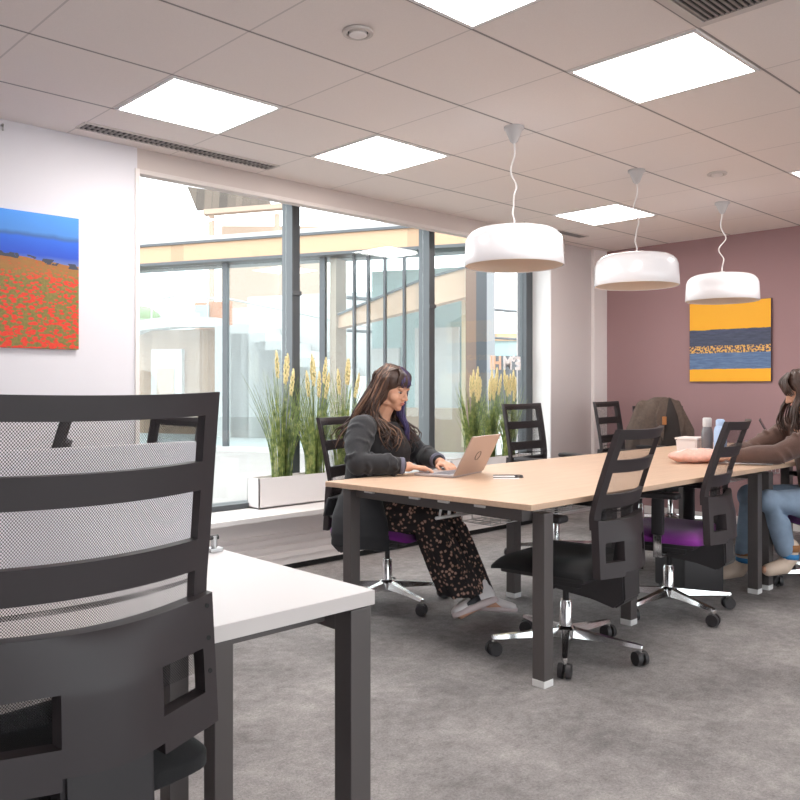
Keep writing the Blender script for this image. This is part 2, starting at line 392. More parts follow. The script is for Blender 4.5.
def panel(bm, us, zs, hole, surf, thick, uv=False):
    # a curved plate with openings: grid cells (us x zs) mapped by surf(u,z) -> (x,y,z), thickened along y
    F = {}; B = {}
    def gv(D, i, j, s):
        k = (i, j)
        if k not in D:
            x, y, z = surf(us[i], zs[j]); D[k] = bm.verts.new((x, y + s*thick/2, z))
        return D[k]
    keep = {(i, j) for i in range(len(us)-1) for j in range(len(zs)-1) if not hole((us[i]+us[i+1])/2, (zs[j]+zs[j+1])/2)}
    for i, j in keep:
        bm.faces.new((gv(F, i, j, 1), gv(F, i+1, j, 1), gv(F, i+1, j+1, 1), gv(F, i, j+1, 1)))
        bm.faces.new((gv(B, i, j, -1), gv(B, i, j+1, -1), gv(B, i+1, j+1, -1), gv(B, i+1, j, -1)))
        for (di, dj, a, b) in ((-1, 0, (i, j), (i, j+1)), (1, 0, (i+1, j), (i+1, j+1)), (0, -1, (i, j), (i+1, j)), (0, 1, (i, j+1), (i+1, j+1))):
            if (i+di, j+dj) not in keep:
                bm.faces.new((gv(F, *a, 1), gv(F, *b, 1), gv(B, *b, -1), gv(B, *a, -1)))
def cuts(lo, hi, step, extra=()):
    n = max(1, round((hi-lo)/step)); s = {round(lo+(hi-lo)*k/n, 5) for k in range(n+1)}
    for e in extra:
        s = {q for q in s if abs(q-e) > step*.3 or q in (lo, hi)}; s.add(round(e, 5))
    return sorted(s)

# ------------------------------------------------------------------ room shell
CZ = 2.548
b = new_bm(); box(b, -2.4, 7.6, -2.8, 4.9, -.1, 0); struct('floor', b, M['carpet'])
b = new_bm(); box(b, -2.4, 7.6, -2.8, 4.9, CZ, CZ+.12); struct('ceiling', b, M['ceiling'])
b = new_bm(); box(b, -2.4, 2.12, 4.345, 4.86, 0, CZ)
struct('wall_left', b, M['wall_white'])
b = new_bm(); box(b, 7.13, 7.3, -2.8, 4.9, 0, CZ); struct('wall_back', b, M['wall_purple'])
b = new_bm(); box(b, -2.4, 7.3, -2.8, -2.65, 0, .30); box(b, -2.4, 7.3, -2.8, -2.65, 2.44, CZ)
for x in (-2.4, 0.0, 2.4, 4.8, 7.1): box(b, x, x+.2, -2.8, -2.65, .30, 2.44)  # wide openings added out of view to let more daylight in
struct('wall_front', b, M['wall_white'])
b = new_bm(); box(b, -2.4, -2.25, -2.65, 4.345, 0, CZ)
struct('wall_right', b, M['wall_white'])
for k, (x0, x1, y0, y1) in enumerate([(-2.2, 0, -2.73, -2.72), (.2, 2.4, -2.73, -2.72), (2.6, 4.8, -2.73, -2.72), (5.0, 7.1, -2.73, -2.72)]):
    b = new_bm(); box(b, x0, x1, y0, y1, .30, 2.44); struct('window_%d' % (k+2), b, M['glass'])  # unseen panes in the added openings, for extra daylight behind the camera
b = new_bm(); box(b, 6.24, 6.90, 4.50, 4.9, 0, CZ); struct('wall_pier', b, M['wall_pink'])
b = new_bm(); box(b, 6.90, 7.13, 4.465, 4.9, 0, CZ, .006); struct('trim_1', b, M['trim'])
b = new_bm(); box(b, 2.12, 6.24, 4.35, 4.41, 2.43, CZ); struct('trim_2', b, M['bulkhead'])          # bulkhead over the window
b = new_bm(); box(b, 2.12, 6.24, 4.34, 4.415, 2.405, 2.432, .006); struct('trim_3', b, M['bulklip'])   # its lip
b = new_bm(); box(b, 2.105, 2.13, 4.335, 4.36, 0, 2.43); struct('trim_4', b, M['trim'])
b = new_bm(); box(b, 6.225, 6.24, 4.498, 4.70, .395, 2.548); struct('trim_5', b, mat('white_reveal', (0.88, 0.87, 0.87), .6))
# sill and heater casing
b = new_bm(); box(b, 2.12, 6.24, 4.29, 4.70, .362, .395, .004); struct('window_sill', b, M['sill'])
b = new_bm(); box(b, 2.12, 6.24, 4.385, 4.86, .045, .362)
for z in (.09, .14, .19): box(b, 2.12, 6.24, 4.377, 4.395, z, z+.036, .004)
box(b, 2.12, 6.24, 4.365, 4.39, .245, .258)
struct('wall_heater_casing', b, M['casing'])
b = new_bm(); box(b, 2.12, 6.24, 4.42, 4.80, 0.0, .045); struct('casing_shadow_gap', b, M['dark'])  # black strip standing in for the shade in the gap under the casing
b = new_bm(); box(b, 7.112, 7.13, -2.6, 4.40, 0, .07, .003); struct('baseboard_back', b, M['trim'])
# window: aluminium frame, two deep mullions, three panes
w = new_bm()
box(w, 2.12, 6.24, 4.66, 4.80, .395, .43)
box(w, 2.12, 6.24, 4.66, 4.80, 2.515, 2.548)
box(w, 2.12, 2.18, 4.66, 4.80, .40, 2.52)
win = struct('window_1', w, M['frame_grey'])
for x0 in (3.44, 4.815):
    m_ = new_bm(); box(m_, x0, x0+.06, 4.675, 4.78, .40, 2.535, .004); mo = obj('mullion', m_, M['frame_grey'], win)
    m_ = new_bm(); box(m_, x0-.012, x0+.0, 4.67, 4.79, .40, 2.535); obj('mullion_cover', m_, M['frame_light'], mo)
    m_ = new_bm(); box(m_, x0-.016, x0+.064, 4.662, 4.68, 1.85, 1.88); obj('mullion_clip', m_, M['frame_light'], mo)
m_ = new_bm(); box(m_, 6.13, 6.24, 4.70, 4.80, .40, 2.535); obj('frame_jamb', m_, M['frame_grey'], win)
for x0, x1 in ((2.18, 3.425), (3.50, 4.80), (4.875, 6.13)):
    m_ = new_bm(); box(m_, x0, x1, 4.735, 4.745, .43, 2.52); obj('pane', m_, M['glass'], win)

# lettering on the right-hand pane, seen from behind
def letters(txt, size, mirror, m, parent, x, y, z, name):
    cu = bpy.data.curves.new('t', 'FONT'); cu.body = txt; cu.size = size; cu.extrude = .0015; cu.offset = .006
    o = bpy.data.objects.new('t', cu); C.objects.link(o)
    dg = bpy.context.evaluated_depsgraph_get(); dg.update()
    me = bpy.data.meshes.new_from_object(o.evaluated_get(dg)); me.name = name
    bpy.data.objects.remove(o)
    xs = [v.co.x for v in me.vertices]; wdt = max(xs)
    for v in me.vertices:
        v.co = Vector(((wdt - v.co.x) if mirror else v.co.x, -v.co.z, v.co.y))
    bb = bmesh.new(); bb.from_mesh(me); bmesh.ops.recalc_face_normals(bb, faces=bb.faces[:]); bb.to_mesh(me); bb.free()
    me.materials.clear(); q = link(name, me, m, parent); q.location = (x, y, z); return q
lt = thing('window_lettering', 'pale lettering seen from behind on the glass of the right-hand window pane', 'sign', (5.64, 4.728, 1.365))
letters('IH', .165, False, M['letter_or'], lt, 0, 0, 0, 'letters_orange')
letters('M', .165, False, M['letter'], lt, .185, 0, 0, 'letter_white')
letters('°', .165, False, M['letter'], lt, .305, 0, 0, 'degree_mark')
letters('E', .165, True, M['letter'], lt, .36, 0, 0, 'letter_reversed')

# ------------------------------------------------------------------ ceiling fittings
def ceiling_light(i, j, label):
    x = TX0 + i*TILE; y = TY0 + j*TILE
    t = thing('ceiling_light', label, 'ceiling light', (x+TILE/2, y+TILE/2, CZ-.006), 0, 'square ceiling light panels')
    h = .287; k = .270
    f = new_bm()
    for a in ((-h, h, -h, -k), (-h, h, k, h), (-h, -k, -k, k), (k, h, -k, k)): box(f, a[0], a[1], a[2], a[3], 0, .006)
    obj('frame', f, M['lampframe'], t)
    d = new_bm(); box(d, -k, k, -k, k, .001, .006); obj('diffuser', d, M['lamp'], t)
ceiling_light(0, 2, 'square ceiling light panel beside the slot vent above the poppy picture')
ceiling_light(2, 2, 'square ceiling light panel above the seated woman in the dark jacket')
ceiling_light(2, -1, 'largest fully visible ceiling light panel, in front of the square grille')
ceiling_light(6, 2, 'small far ceiling light panel behind the first pendant lamp')
ceiling_light(0, -1, 'ceiling light panel cut off by the top edge of the picture')
ceiling_light(6, -1, 'ceiling light panel cut off at the right edge near the mauve wall')
def slot_vent(x0, x1, y0, y1, label):
    t = thing('slot_vent', label, 'air vent', ((x0+x1)/2, (y0+y1)/2, CZ-.008), 0)
    L = (x1-x0)/2; W = (y1-y0)/2
    f = new_bm(); box(f, -L-.012, L+.012, -W-.012, -W, 0, .008); box(f, -L-.012, L+.012, W, W+.012, 0, .008); box(f, -L-.012, -L, -W, W, 0, .008); box(f, L, L+.012, -W, W, 0, .008)
    obj('frame', f, M['vent_frame'], t)
    g = new_bm(); box(g, -L, L, -W, W, .005, .008); obj('backing', g, M['dark'], t)
    s = new_bm(); n = int(2*L/.03)
    for k in range(n):
        x = -L + (k+.5)*2*L/n; box(s, x-.006, x+.006, -W, W, 0, .007)
    box(s, -L, L, -.004, .004, 0, .007)
    obj('louvre', s, M['vent'], t)
slot_vent(1.73, 2.90, 4.105, 4.205, 'long slot vent in the ceiling above the left window')
slot_vent(5.35, 6.25, 4.12, 4.20, 'long slot vent in the ceiling near the pale wall pier')
t = thing('air_grille', 'square louvred air grille at the top edge of the picture', 'air vent', (2.615, 1.14, CZ-.01))
f = new_bm()
for a in ((-.29, .29, -.29, -.255), (-.29, .29, .255, .29), (-.29, -.255, -.255, .255), (.255, .29, -.255, .255)): box(f, *a, 0, .01)
obj('frame', f, M['vent_frame'], t)
g = new_bm(); box(g, -.255, .255, -.255, .255, .007, .01); obj('backing', g, M['dark'], t)
s = new_bm()
for k in range(24):
    y = -.255 + (k+.5)*.51/24; box(s, -.255, .255, y-.006, y+.003, .001, .008)
obj('louvre', s, M['vent'], t)
def spot(x, y, label):
    t = thing('ceiling_spot', label, 'ceiling spotlight', (x, y, CZ))
    r = new_bm(); lathe_solid(r, [(.055, 0), (.06, -.004), (.058, -.012), (.045, -.014), (.040, -.008), (.038, -.004)], n=28); sobj('rim', r, M['vent_frame'], t)
    r = new_bm(); lathe_solid(r, [(.034, -.003), (.034, -.016), (.025, -.02), (.012, -.02)], n=24); sobj('lens', r, M['trim'], t)
    r = new_bm(); lathe_solid(r, [(.0385, -.0035), (.0385, -.006), (.034, -.006)], n=24); sobj('gap_ring', r, M['dark'], t)
spot(2.023, 2.341, 'round recessed ceiling fitting between the near light panels')
spot(4.998, 2.341, 'round recessed ceiling fitting above the second and third pendant lamps')

def pendant(x, y, label, seed):
    rnd = random.Random(seed)
    t = thing('pendant_lamp', label, 'pendant lamp', (x, y, CZ), 0, 'white drum pendant lamps over the long table')
    z0 = 1.832 - CZ; zt = 2.022 - CZ
    p = new_bm()
    prof = [(.256, z0), (.253, z0+.06), (.249, z0+.125), (.24, z0+.15), (.222, z0+.17), (.20, z0+.182), (.16, zt), (.05, zt+.004), (.012, zt+.004)]
    inn = [(.012, zt-.004), (.05, zt-.005), (.155, zt-.01), (.195, z0+.172), (.22, z0+.16), (.231, z0+.145), (.239, z0+.12), (.244, z0+.06), (.249, z0)]
    lathe(p, prof, n=48); sh = None
    rg = lathe(p, [(.256, z0), (.252, z0-.003), (.249, z0)], n=48)
    bmesh.ops.remove_doubles(p, verts=p.verts[:], dist=1e-5)
    sh = sobj('shade', p, M['pendant'], t, 60)
    q = new_bm(); lathe(q, inn, n=48); sobj('shade_lining', q, M['pendant_in'], sh, 60)
    q = new_bm(); ball(q, (0, 0, z0+.11), .05); cyl(q, (0, 0, z0+.14), (0, 0, zt-.004), .02); sobj('bulb', q, M['trim'], t)
    q = new_bm(); lathe_solid(q, [(.052, 0), (.052, -.012), (.042, -.02), (.020, -.075), (.008, -.085)], n=24); sobj('ceiling_rose', q, M['rose'], t)
    q = new_bm(); lathe_solid(q, [(.03, zt), (.028, zt+.018), (.008, zt+.026)], n=20); sobj('cable_gland', q, M['pendant'], t)
    pts = []; top = -.07; bot = zt+.02
    ph = rnd.uniform(0, 6)
    for k in range(41):
        s_ = k/40; z = top + (bot-top)*s_; A = .028*math.sin(PI*s_)*(.3+s_)
        pts.append((A*math.sin(9*s_*(1+s_)+ph), A*math.cos(7*s_*(1+s_)+ph*1.7), z))
    q = new_bm(); tube(q, pts, .0042, 8); obj('cord', q, M['cord'], t, True)
pendant(3.354, 2.651, 'nearest and largest of the white drum pendant lamps', 3)
pendant(4.571, 2.655, 'middle of the three white drum pendant lamps', 8)
pendant(5.825, 2.69, 'farthest white drum pendant lamp, hanging before the yellow and blue painting', 12)

# ------------------------------------------------------------------ pictures
b = new_bm(); box(b, 1.065, 1.78, 4.322, 4.345, 1.404, 2.098); tag(link('landscape_picture', to_mesh(b, 'landscape_picture'), M['poppies']), 'picture of a red poppy field under blue sky on white wall', 'picture')
t = thing('abstract_painting', 'square yellow and dark blue painting on the mauve wall', 'painting', (7.13, 3.221, 1.25))
b = new_bm(); box(b, -.024, 0, -.367, .367, 0, .712); obj('canvas', b, M['canvas_edge'], t)
b = new_bm(); box(b, -.027, -.0235, -.364, .364, .003, .709); obj('painted_face', b, M['abstract'], t)
b = new_bm(); cyl(b, (0, 0, 0), (0, -.02, 0), .006, n=10); cyl(b, (0, -.02, 0), (0, -.02, -.03), .005, n=10)
o = obj('wall_hook', b, M['steel'], None, True); o.location = (1.40, 4.345, 2.515); tag(o, 'small metal hook high on the white wall', 'hook')

# ------------------------------------------------------------------ office chairs
CHAIR_CACHE = {}
def chair_meshes(lean, drop):
    if (lean, drop) in CHAIR_CACHE: return CHAIR_CACHE[lean, drop]
    K = {}
    HW = .228
    def back_y(u, z):
        s = max(0., (z-.70)/.33); l = max(0., (.72-z)/.27)
        return -.235 - .042*(1-(u/HW)**2) - lean*(s**1.15) - .012*l
    # upper frame with three bars
    zt = [.716, .736, .786, .861, .909, .99, 1.03]
    us = cuts(-HW, HW, .03, (-.192, .192)); zs = cuts(.655, 1.03, .02, (.672, .736, .788, .870, .917, .993))
    def hole_f(u, z):
        if abs(u) > .192: return False
        return not (z < .672 or .736 < z < .788 or .870 < z < .917 or z > .993)
    def surf_f(u, z):
        k = 1 - .015*max(0, (.80-z)/.1)          # the frame narrows slightly to the bottom
        zz = z + .004*(u/HW)**2
        return (u*k, back_y(u, z), 1.03-(1.03-zz)*(1+drop/.314))
    b = new_bm(); panel(b, us, zs, hole_f, surf_f, .024); K['back_frame'] = to_mesh(b, 'back_frame'); smart(K['back_frame'], 50)
    # mesh sheet in front of the bars
    b = new_bm(); uvl = b.loops.layers.uv.new('UVMap')
    us = cuts(-.218, .218, .03); zs = cuts(.50, 1.015, .03); V = {}
    for i, u in enumerate(us):
        for j, z in enumerate(zs):
            x, y, zz = surf_f(u, z) if z > .69 else (u*.965, back_y(u, z), z)
            V[i, j] = b.verts.new((x, y+.0135, zz))
    for i in range(len(us)-1):
        for j in range(len(zs)-1):
            f = b.faces.new((V[i, j], V[i+1, j], V[i+1, j+1], V[i, j+1]))
            for lp, (ii, jj) in zip(f.loops, ((i, j), (i+1, j), (i+1, j+1), (i, j+1))): lp[uvl].uv = (us[ii], zs[jj])
    K['back_mesh'] = to_mesh(b, 'back_mesh', True)
    # lower shell
    us = cuts(-.225, .225, .0225, (-.193, -.088, -.076, .076, .088, .193)); zs = cuts(.41, .692, .02, (.433, .4845, .582))
    def hole_s(u, z):
        a = abs(u)
        if a < .082: return z < .433
        return .088 < a < .193 and .4845 < z < .582
    def surf_s(u, z):
        k = 1 + .02*max(0, (.70-z)/.25)
        bulge = .03*math.exp(-(u/.10)**2)*max(0, min(1, (.70-z)/.12))
        zz = z + (.012*(1-(u/.225)**2)*-1 if z > .672 else 0) + (.006*(u/.225)**2 if z < .56 else 0)
        return (u*k, back_y(u, z) - .012 - bulge, .41+(zz-.41)*(1-drop/.312))
    b = new_bm(); panel(b, us, zs, hole_s, surf_s, .034); K['back_shell'] = to_mesh(b, 'back_shell'); smart(K['back_shell'], 50)
    b = new_bm(); cyl(b, (0, -.0025, 0), (0, .002, 0), .0045, n=10); K['shell_screw'] = to_mesh(b, 'shell_screw')
    K['spots'] = [(lambda q: (q[0], q[1]-.017, q[2]))(surf_s(.207*s_, z)) for s_ in (-1, 1) for z in (.525, .60, .668)]
    # carrier: an L-shaped arm under the seat
    b = new_bm(); prism(b, [(-.305, .60), (-.275, .60), (-.27, .44), (-.22, .40), (.02, .385), (.06, .345), (.04, .31), (-.06, .30), (-.16, .29), (-.27, .262), (-.318, .30)], 'x', -.082, .082)
    bmesh.ops.bevel(b, geom=b.edges[:], offset=.008, segments=2, affect='EDGES'); K['back_carrier'] = to_mesh(b, 'back_carrier'); smart(K['back_carrier'])
    # seat cushion
    b = new_bm(); nu, nv = 18, 18
    def seat_pt(a, c, top):
        # superellipse outline
        x = a; y = c
        ex = 8; rr = (abs(x)**ex + abs(y)**ex)**(1/ex) if (x or y) else 0
        mx_ = max(abs(x), abs(y)); k = mx_/rr if rr > 1e-9 else 1
        px, py = x*k*.262, y*k*.255 + .012
        edge = mx_**6
        front = max(0, (y-.35)/.65)**2
        if top: z = .468 - .055*edge*.7 + .012*(abs(x)**2)*(1-edge) - .028*front
        else: z = .395 + .012*edge - .015*front
        return (px, py, z)
    T = {}; B_ = {}
    for i in range(nu+1):
        for j in range(nv+1):
            a = math.sin(PI/2*(-1+2*i/nu)); c = math.sin(PI/2*(-1+2*j/nv))
            T[i, j] = b.verts.new(seat_pt(a, c, True)); B_[i, j] = b.verts.new(seat_pt(a, c, False))
    for i in range(nu):
        for j in range(nv):
            b.faces.new((T[i, j], T[i+1, j], T[i+1, j+1], T[i, j+1])); b.faces.new((B_[i, j], B_[i, j+1], B_[i+1, j+1], B_[i+1, j]))
    loop = [(i, 0) for i in range(nu)] + [(nu, j) for j in range(nv)] + [(i, nv) for i in range(nu, 0, -1)] + [(0, j) for j in range(nv, 0, -1)]
    for k in range(len(loop)):
        a, c = loop[k], loop[(k+1) % len(loop)]; b.faces.new((T[a], B_[a], B_[c], T[c]))
    K['seat'] = to_mesh(b, 'seat', True); smart(K['seat'], 70)
    b = new_bm(); box(b, -.20, .20, -.19, .225, .372, .402, .012); box(b, -.10, .10, -.12, .12, .325, .375, .015); cyl(b, (.08, .08, .36), (.27, .10, .352), .006); box(b, .25, .31, .09, .115, .345, .357, .004)
    K['seat_pan'] = to_mesh(b, 'seat_pan'); smart(K['seat_pan'])
    b = new_bm(); cyl(b, (0, 0, .21), (0, 0, .34), .014); K['gas_piston'] = to_mesh(b, 'gas_piston'); smart(K['gas_piston'])
    b = new_bm(); lathe_solid(b, [(.028, .075), (.028, .235), (.024, .24), (.024, .245)], n=24); K['gas_column'] = to_mesh(b, 'gas_column'); smart(K['gas_column'])
    b = new_bm(); lathe_solid(b, [(.034, .065), (.048, .08), (.048, .115), (.034, .13)], n=24)
    for k in range(5):
        a = 2*PI*k/5; d = Vector((math.cos(a), math.sin(a), 0)); n_ = Vector((-d.y, d.x, 0)); L = []
        for s_, wd, h, z in ((.03, .026, .040, .102), (.12, .022, .030, .097), (.23, .018, .020, .090), (.332, .015, .014, .084), (.344, .010, .010, .083)):
            L.append([b.verts.new(d*s_ + n_*wd*sx + Vector((0, 0, z + h*.5*sz))) for sx, sz in ((-1, -1), (1, -1), (.7, 1), (-.7, 1))])
        for q0, q1 in zip(L, L[1:]):
            for e in range(4): b.faces.new((q0[e], q0[(e+1) % 4], q1[(e+1) % 4], q1[e]))
        b.faces.new(L[0][::-1]); b.faces.new(L[-1])
        cyl(b, d*.332 + Vector((0, 0, .058)), d*.332 + Vector((0, 0, .088)), .011, n=12)
    K['star_base'] = to_mesh(b, 'star_base'); smart(K['star_base'])
    b = new_bm()
    for s_ in (-1, 1):
        lathe_ = []; cyl(b, (s_*.007, 0, .033), (s_*.027, 0, .033), .033, .030, 20)
    box(b, -.007, .007, -.012, .022, .03, .062, .003)
    K['caster'] = to_mesh(b, 'caster'); smart(K['caster'])
    b = new_bm()
    box(b, -.022, .022, -.03, .03, .45, .64, .012)
    K['arm_post'] = to_mesh(b, 'arm_post'); smart(K['arm_post'])
    b = new_bm(); box(b, -.012, .012, -.022, .022, .335, .47, .004); box(b, -.08, .012, -.022, .022, .335, .352, .004); K['arm_bracket'] = to_mesh(b, 'arm_bracket'); smart(K['arm_bracket'])
    b = new_bm(); box(b, -.04, .04, -.11, .13, .638, .668, .014, seg=3); K['arm_pad'] = to_mesh(b, 'arm_pad'); smart(K['arm_pad'])
    CHAIR_CACHE[lean, drop] = K; return K
PUR = {}
def office_chair(x, y, facing, label, seat='black', lean=.12, lift=0.0, base_rot=20, arms=True, screws=False, drop=.04, back_lift=0.0):
    K = chair_meshes(lean, drop)
    t = thing('office_chair', label, 'chair', (x, y, 0), R(facing-90), 'black mesh-back office chairs')
    def put(n, m, z=0, parent=t, own=False):
        me = K[n]
        if own:
            if n not in PUR: PUR[n] = me.copy(); PUR[n].materials.clear(); PUR[n].materials.append(m)
            me = PUR[n]
        o = link(n, me, m, parent); o.location = (0, 0, z); return o
    sb = put('star_base', M['chrome']); sb.rotation_euler = (0, 0, R(base_rot))
    for k in range(5):
        a = R(base_rot) + 2*PI*k/5
        c = link('caster', K['caster'], M['black'], t); c.location = (.332*math.cos(a), .332*math.sin(a), 0); c.rotation_euler = (0, 0, a*2.3+k)
    put('gas_column', M['chrome'], lift*.5); put('gas_piston', M['black'], lift)
    put('seat_pan', M['black'], lift)
    if seat == 'purple':
        s_ = put('seat', M['fabric_purple'], lift, own=True); s_['label'] = 'purple seat cushion'
    else: put('seat', M['fabric_black'], lift)
    put('back_carrier', M['black'], lift)
    sh = put('back_shell', M['char'], lift+back_lift)
    if screws:
        for p in K['spots']: c = link('shell_screw', K['shell_screw'], M['dark'], sh); c.location = p
    put('back_frame', M['char'], lift+back_lift); put('back_mesh', M['mesh'], lift+back_lift)
    if arms:
        for s_ in (-1, 1):
            p = link('armrest', K['arm_post'], M['black'], t); p.location = (s_*.275, -.03, lift)
            q = link('arm_pad', K['arm_pad'], M['black'], p)
            r = link('arm_bracket', K['arm_bracket'], M['chrome'], p)
            if s_ < 0: r.scale = (-1, 1, 1)
    return t
office_chair(.578, 1.62, 93, 'large black mesh-back office chair in the foreground at the white desk', lean=.04, lift=.07, back_lift=.095, base_rot=10, screws=True, arms=False)
office_chair(3.115, 2.165, 97, 'black-seated office chair tucked under the near corner of the wood table', base_rot=-9)
office_chair(4.12, 2.20, 101, 'purple-seated office chair with empty seat at the near side of the wood table', 'purple', base_rot=21)
office_chair(3.13, 3.37, -72, 'office chair in which the woman in the dark jacket sits', 'purple', base_rot=-10, lean=.08, arms=False)
office_chair(4.80, 3.42, -88, 'empty office chair across the table, before the right-hand grass planter', lean=.06, lift=.05)
office_chair(5.95, 3.42, -82, 'empty office chair across the table, before the pale wall pier', lean=.06, lift=.05, base_rot=40)
office_chair(6.52, 3.46, -128, 'office chair at the mauve wall with a brown coat hung over its back', lean=.04, base_rot=33)
office_chair(5.33, 1.78, 140, 'office chair at the right edge, under the woman in the brown jumper', 'purple', base_rot=15, lean=.08)
office_chair(1.65, 3.57, 181, 'office chair behind the white desk divider, its back top seen through the near mesh', lean=.06, lift=.03, arms=False)
office_chair(.98, 3.36, 159, 'office chair seen edge-on behind the white desk divider', lean=.10, lift=.09, base_rot=50)

# ------------------------------------------------------------------ long wooden bench tables
def bench(name_label, poly, legs, beams, clips, tray):
    t = thing('bench_table', name_label, 'table', (poly[0][0], poly[0][1], 0), 0, 'beech bench tables')
    ox, oy = poly[0]
    P = [(x-ox, y-oy) for x, y in poly]
    b = new_bm(); prism(b, P, 'z', .72, .745); bmesh.ops.bevel(b, geom=[e for e in b.edges], offset=.002, segments=1, affect='EDGES')
    obj('tabletop', b, M['wood'], t)
    for x, y in legs:
        b = new_bm(); box(b, x-ox-.03, x-ox+.03, y-oy-.03, y-oy+.03, .028, .70, .003); lg = obj('leg', b, M['leg'], t)
        b = new_bm(); box(b, x-ox-.031, x-ox+.031, y-oy-.031, y-oy+.031, 0, .03, .004); obj('leg_foot', b, M['foot'], lg)
    for x0, x1, y0, y1 in beams:
        b = new_bm(); box(b, x0-ox, x1-ox, y0-oy, y1-oy, .668, .715, .003); obj('frame_rail', b, M['leg'], t)
    for x, y in clips:
        b = new_bm(); box(b, x-ox-.008, x-ox+.008, y-oy-.03, y-oy+.03, .702, .7195, .002); obj('rail_clip', b, M['foot'], t)
    x0, x1, y0 = tray
    b = new_bm()
    for k in range(5): tube(b, [(x0-ox, y0-oy-.09+.045*k, .55), (x1-ox, y0-oy-.09+.045*k, .55)], .003, 6)
    for k in (0, 1):
        for z in (.60, .645): tube(b, [(x0-ox, y0-oy-.09+.18*k, z), (x1-ox, y0-oy-.09+.18*k, z)], .003, 6)
    n = int((x1-x0)/.07)
    for k in range(n+1):
        x = x0-ox + (x1-x0)*k/n; tube(b, [(x, y0-oy-.09, .668), (x, y0-oy-.09, .55), (x, y0-oy+.09, .55), (x, y0-oy+.09, .668)], .003, 6)
    obj('cable_tray', b, M['wire'], t, True)
bench('beech bench table where the woman with the open laptop works', [(2.595, 1.965), (4.888, 1.96), (4.888, 3.15), (2.51, 3.15)],
      [(2.71, 1.995), (2.62, 3.08), (3.73, 2.21), (3.73, 2.95), (4.82, 2.03), (4.82, 3.08)],
      [(2.62, 2.69, 2.03, 3.05), (2.72, 4.80, 2.19, 2.23), (2.70, 4.80, 2.93, 2.97), (3.71, 3.75, 2.23, 2.93), (4.80, 4.84, 2.05, 3.06)],
      [(2.622, 2.25), (2.61, 2.45), (2.60, 2.62), (2.595, 2.92)], (3.0, 4.45, 2.60))
bench('beech bench table at the mauve-wall end, with bottles and box', [(4.892, 1.96), (6.62, 1.96), (6.62, 3.15), (4.892, 3.15)],
      [(4.965, 2.025), (4.965, 3.08), (5.76, 2.21), (5.76, 2.95), (6.54, 2.02), (6.54, 3.08)],
      [(4.97, 6.5, 2.19, 2.23), (4.97, 6.5, 2.93, 2.97), (4.945, 4.985, 2.05, 3.06), (5.74, 5.78, 2.23, 2.93), (6.52, 6.56, 2.05, 3.05)], [(4.90, 2.4)], (5.05, 6.4, 2.60))
t = thing('storage_box', 'black box standing on the floor under the table behind the purple-seated chair', 'box', (4.66, 2.36, 0), R(-30))
b = new_bm(); box(b, -.13, .13, -.16, .16, 0, .30, .012); sobj('box_body', b, M['black'], t)
b = new_bm(); box(b, -.136, .136, -.166, .166, .295, .33, .01); sobj('lid', b, M['char'], t)
b = new_bm(); tube(b, [(-.132, -.05, .24), (-.15, -.03, .235), (-.15, .03, .235), (-.132, .05, .24)], .006, 8); obj('handle', b, M['char'], t, True)
# cable spine loops under the table
b = new_bm()
for cx_ in (2.80, 2.86, 2.92):
    tube(b, [(cx_+.035*math.cos(a), 2.62+.0*a, .60+.06*math.sin(a)) for a in [PI*k/10 for k in range(11)]], .006, 8)
tube(b, [(2.74, 2.62, .60), (3.02, 2.62, .60)], .008, 8)
tag(obj('cable_guide', b, M['wire'], None, True), 'pale looped cable guide hanging under the wood table edge', 'cable guide')

# ------------------------------------------------------------------ white desks
def desk(x0, x1, y0, y1, label):
    t = thing('office_desk', label, 'desk', (x0, y0, 0), 0, 'white office desks')
    W = x1-x0; D = y1-y0
    b = new_bm(); box(b, 0, W, 0, D, .706, .74, .002); obj('desktop', b, M['desk'], t)
    b = new_bm(); box(b, .0, W+.0015, -.0015, 0.0, .707, .739); box(b, W, W+.0015, 0, D, .707, .739); obj('edge_band', b, M['deskedge'], t)
    for x in (.06, W-.03):
        for y in (.04, D-.04):
            b = new_bm(); box(b, x-.03, x+.03, y-.03, y+.03, 0, .70, .003); obj('leg', b, M['leg'], t)
        b = new_bm(); box(b, x-.03, x+.03, .07, D-.07, .645, .70, .003); obj('frame_rail', b, M['leg'], t)
    b = new_bm(); box(b, .09, W-.065, .10, .14, .66, .70); box(b, .09, W-.065, D-.14, D-.10, .66, .70); obj('cross_rail', b, M['leg'], t)
desk(-.40, 1.267, 1.41, 2.075, 'white office desk in front of the foreground chair')
desk(-.40, 1.20, 2.125, 2.79, 'white office desk beyond the divider screen')
b = new_bm(); box(b, -.42, 1.195, 2.082, 2.118, .70, 1.053, .004); o = tag(obj('desk_divider', b, M['screen_white']), 'white divider screen standing between the two white desks', 'divider screen')
t = thing('screen_clamp', 'small chrome clamp at the far corner of the near white desk', 'clamp', (1.232, 2.05, .74))
b = new_bm(); box(b, -.02, .02, -.018, .018, 0, .012, .003); cyl(b, (0, 0, .01), (0, 0, .045), .009); obj('clamp_body', b, M['steel'], t)
b = new_bm(); cyl(b, (-.012, 0, .04), (.012, 0, .04), .007); obj('clamp_knob', b, M['black'], t)

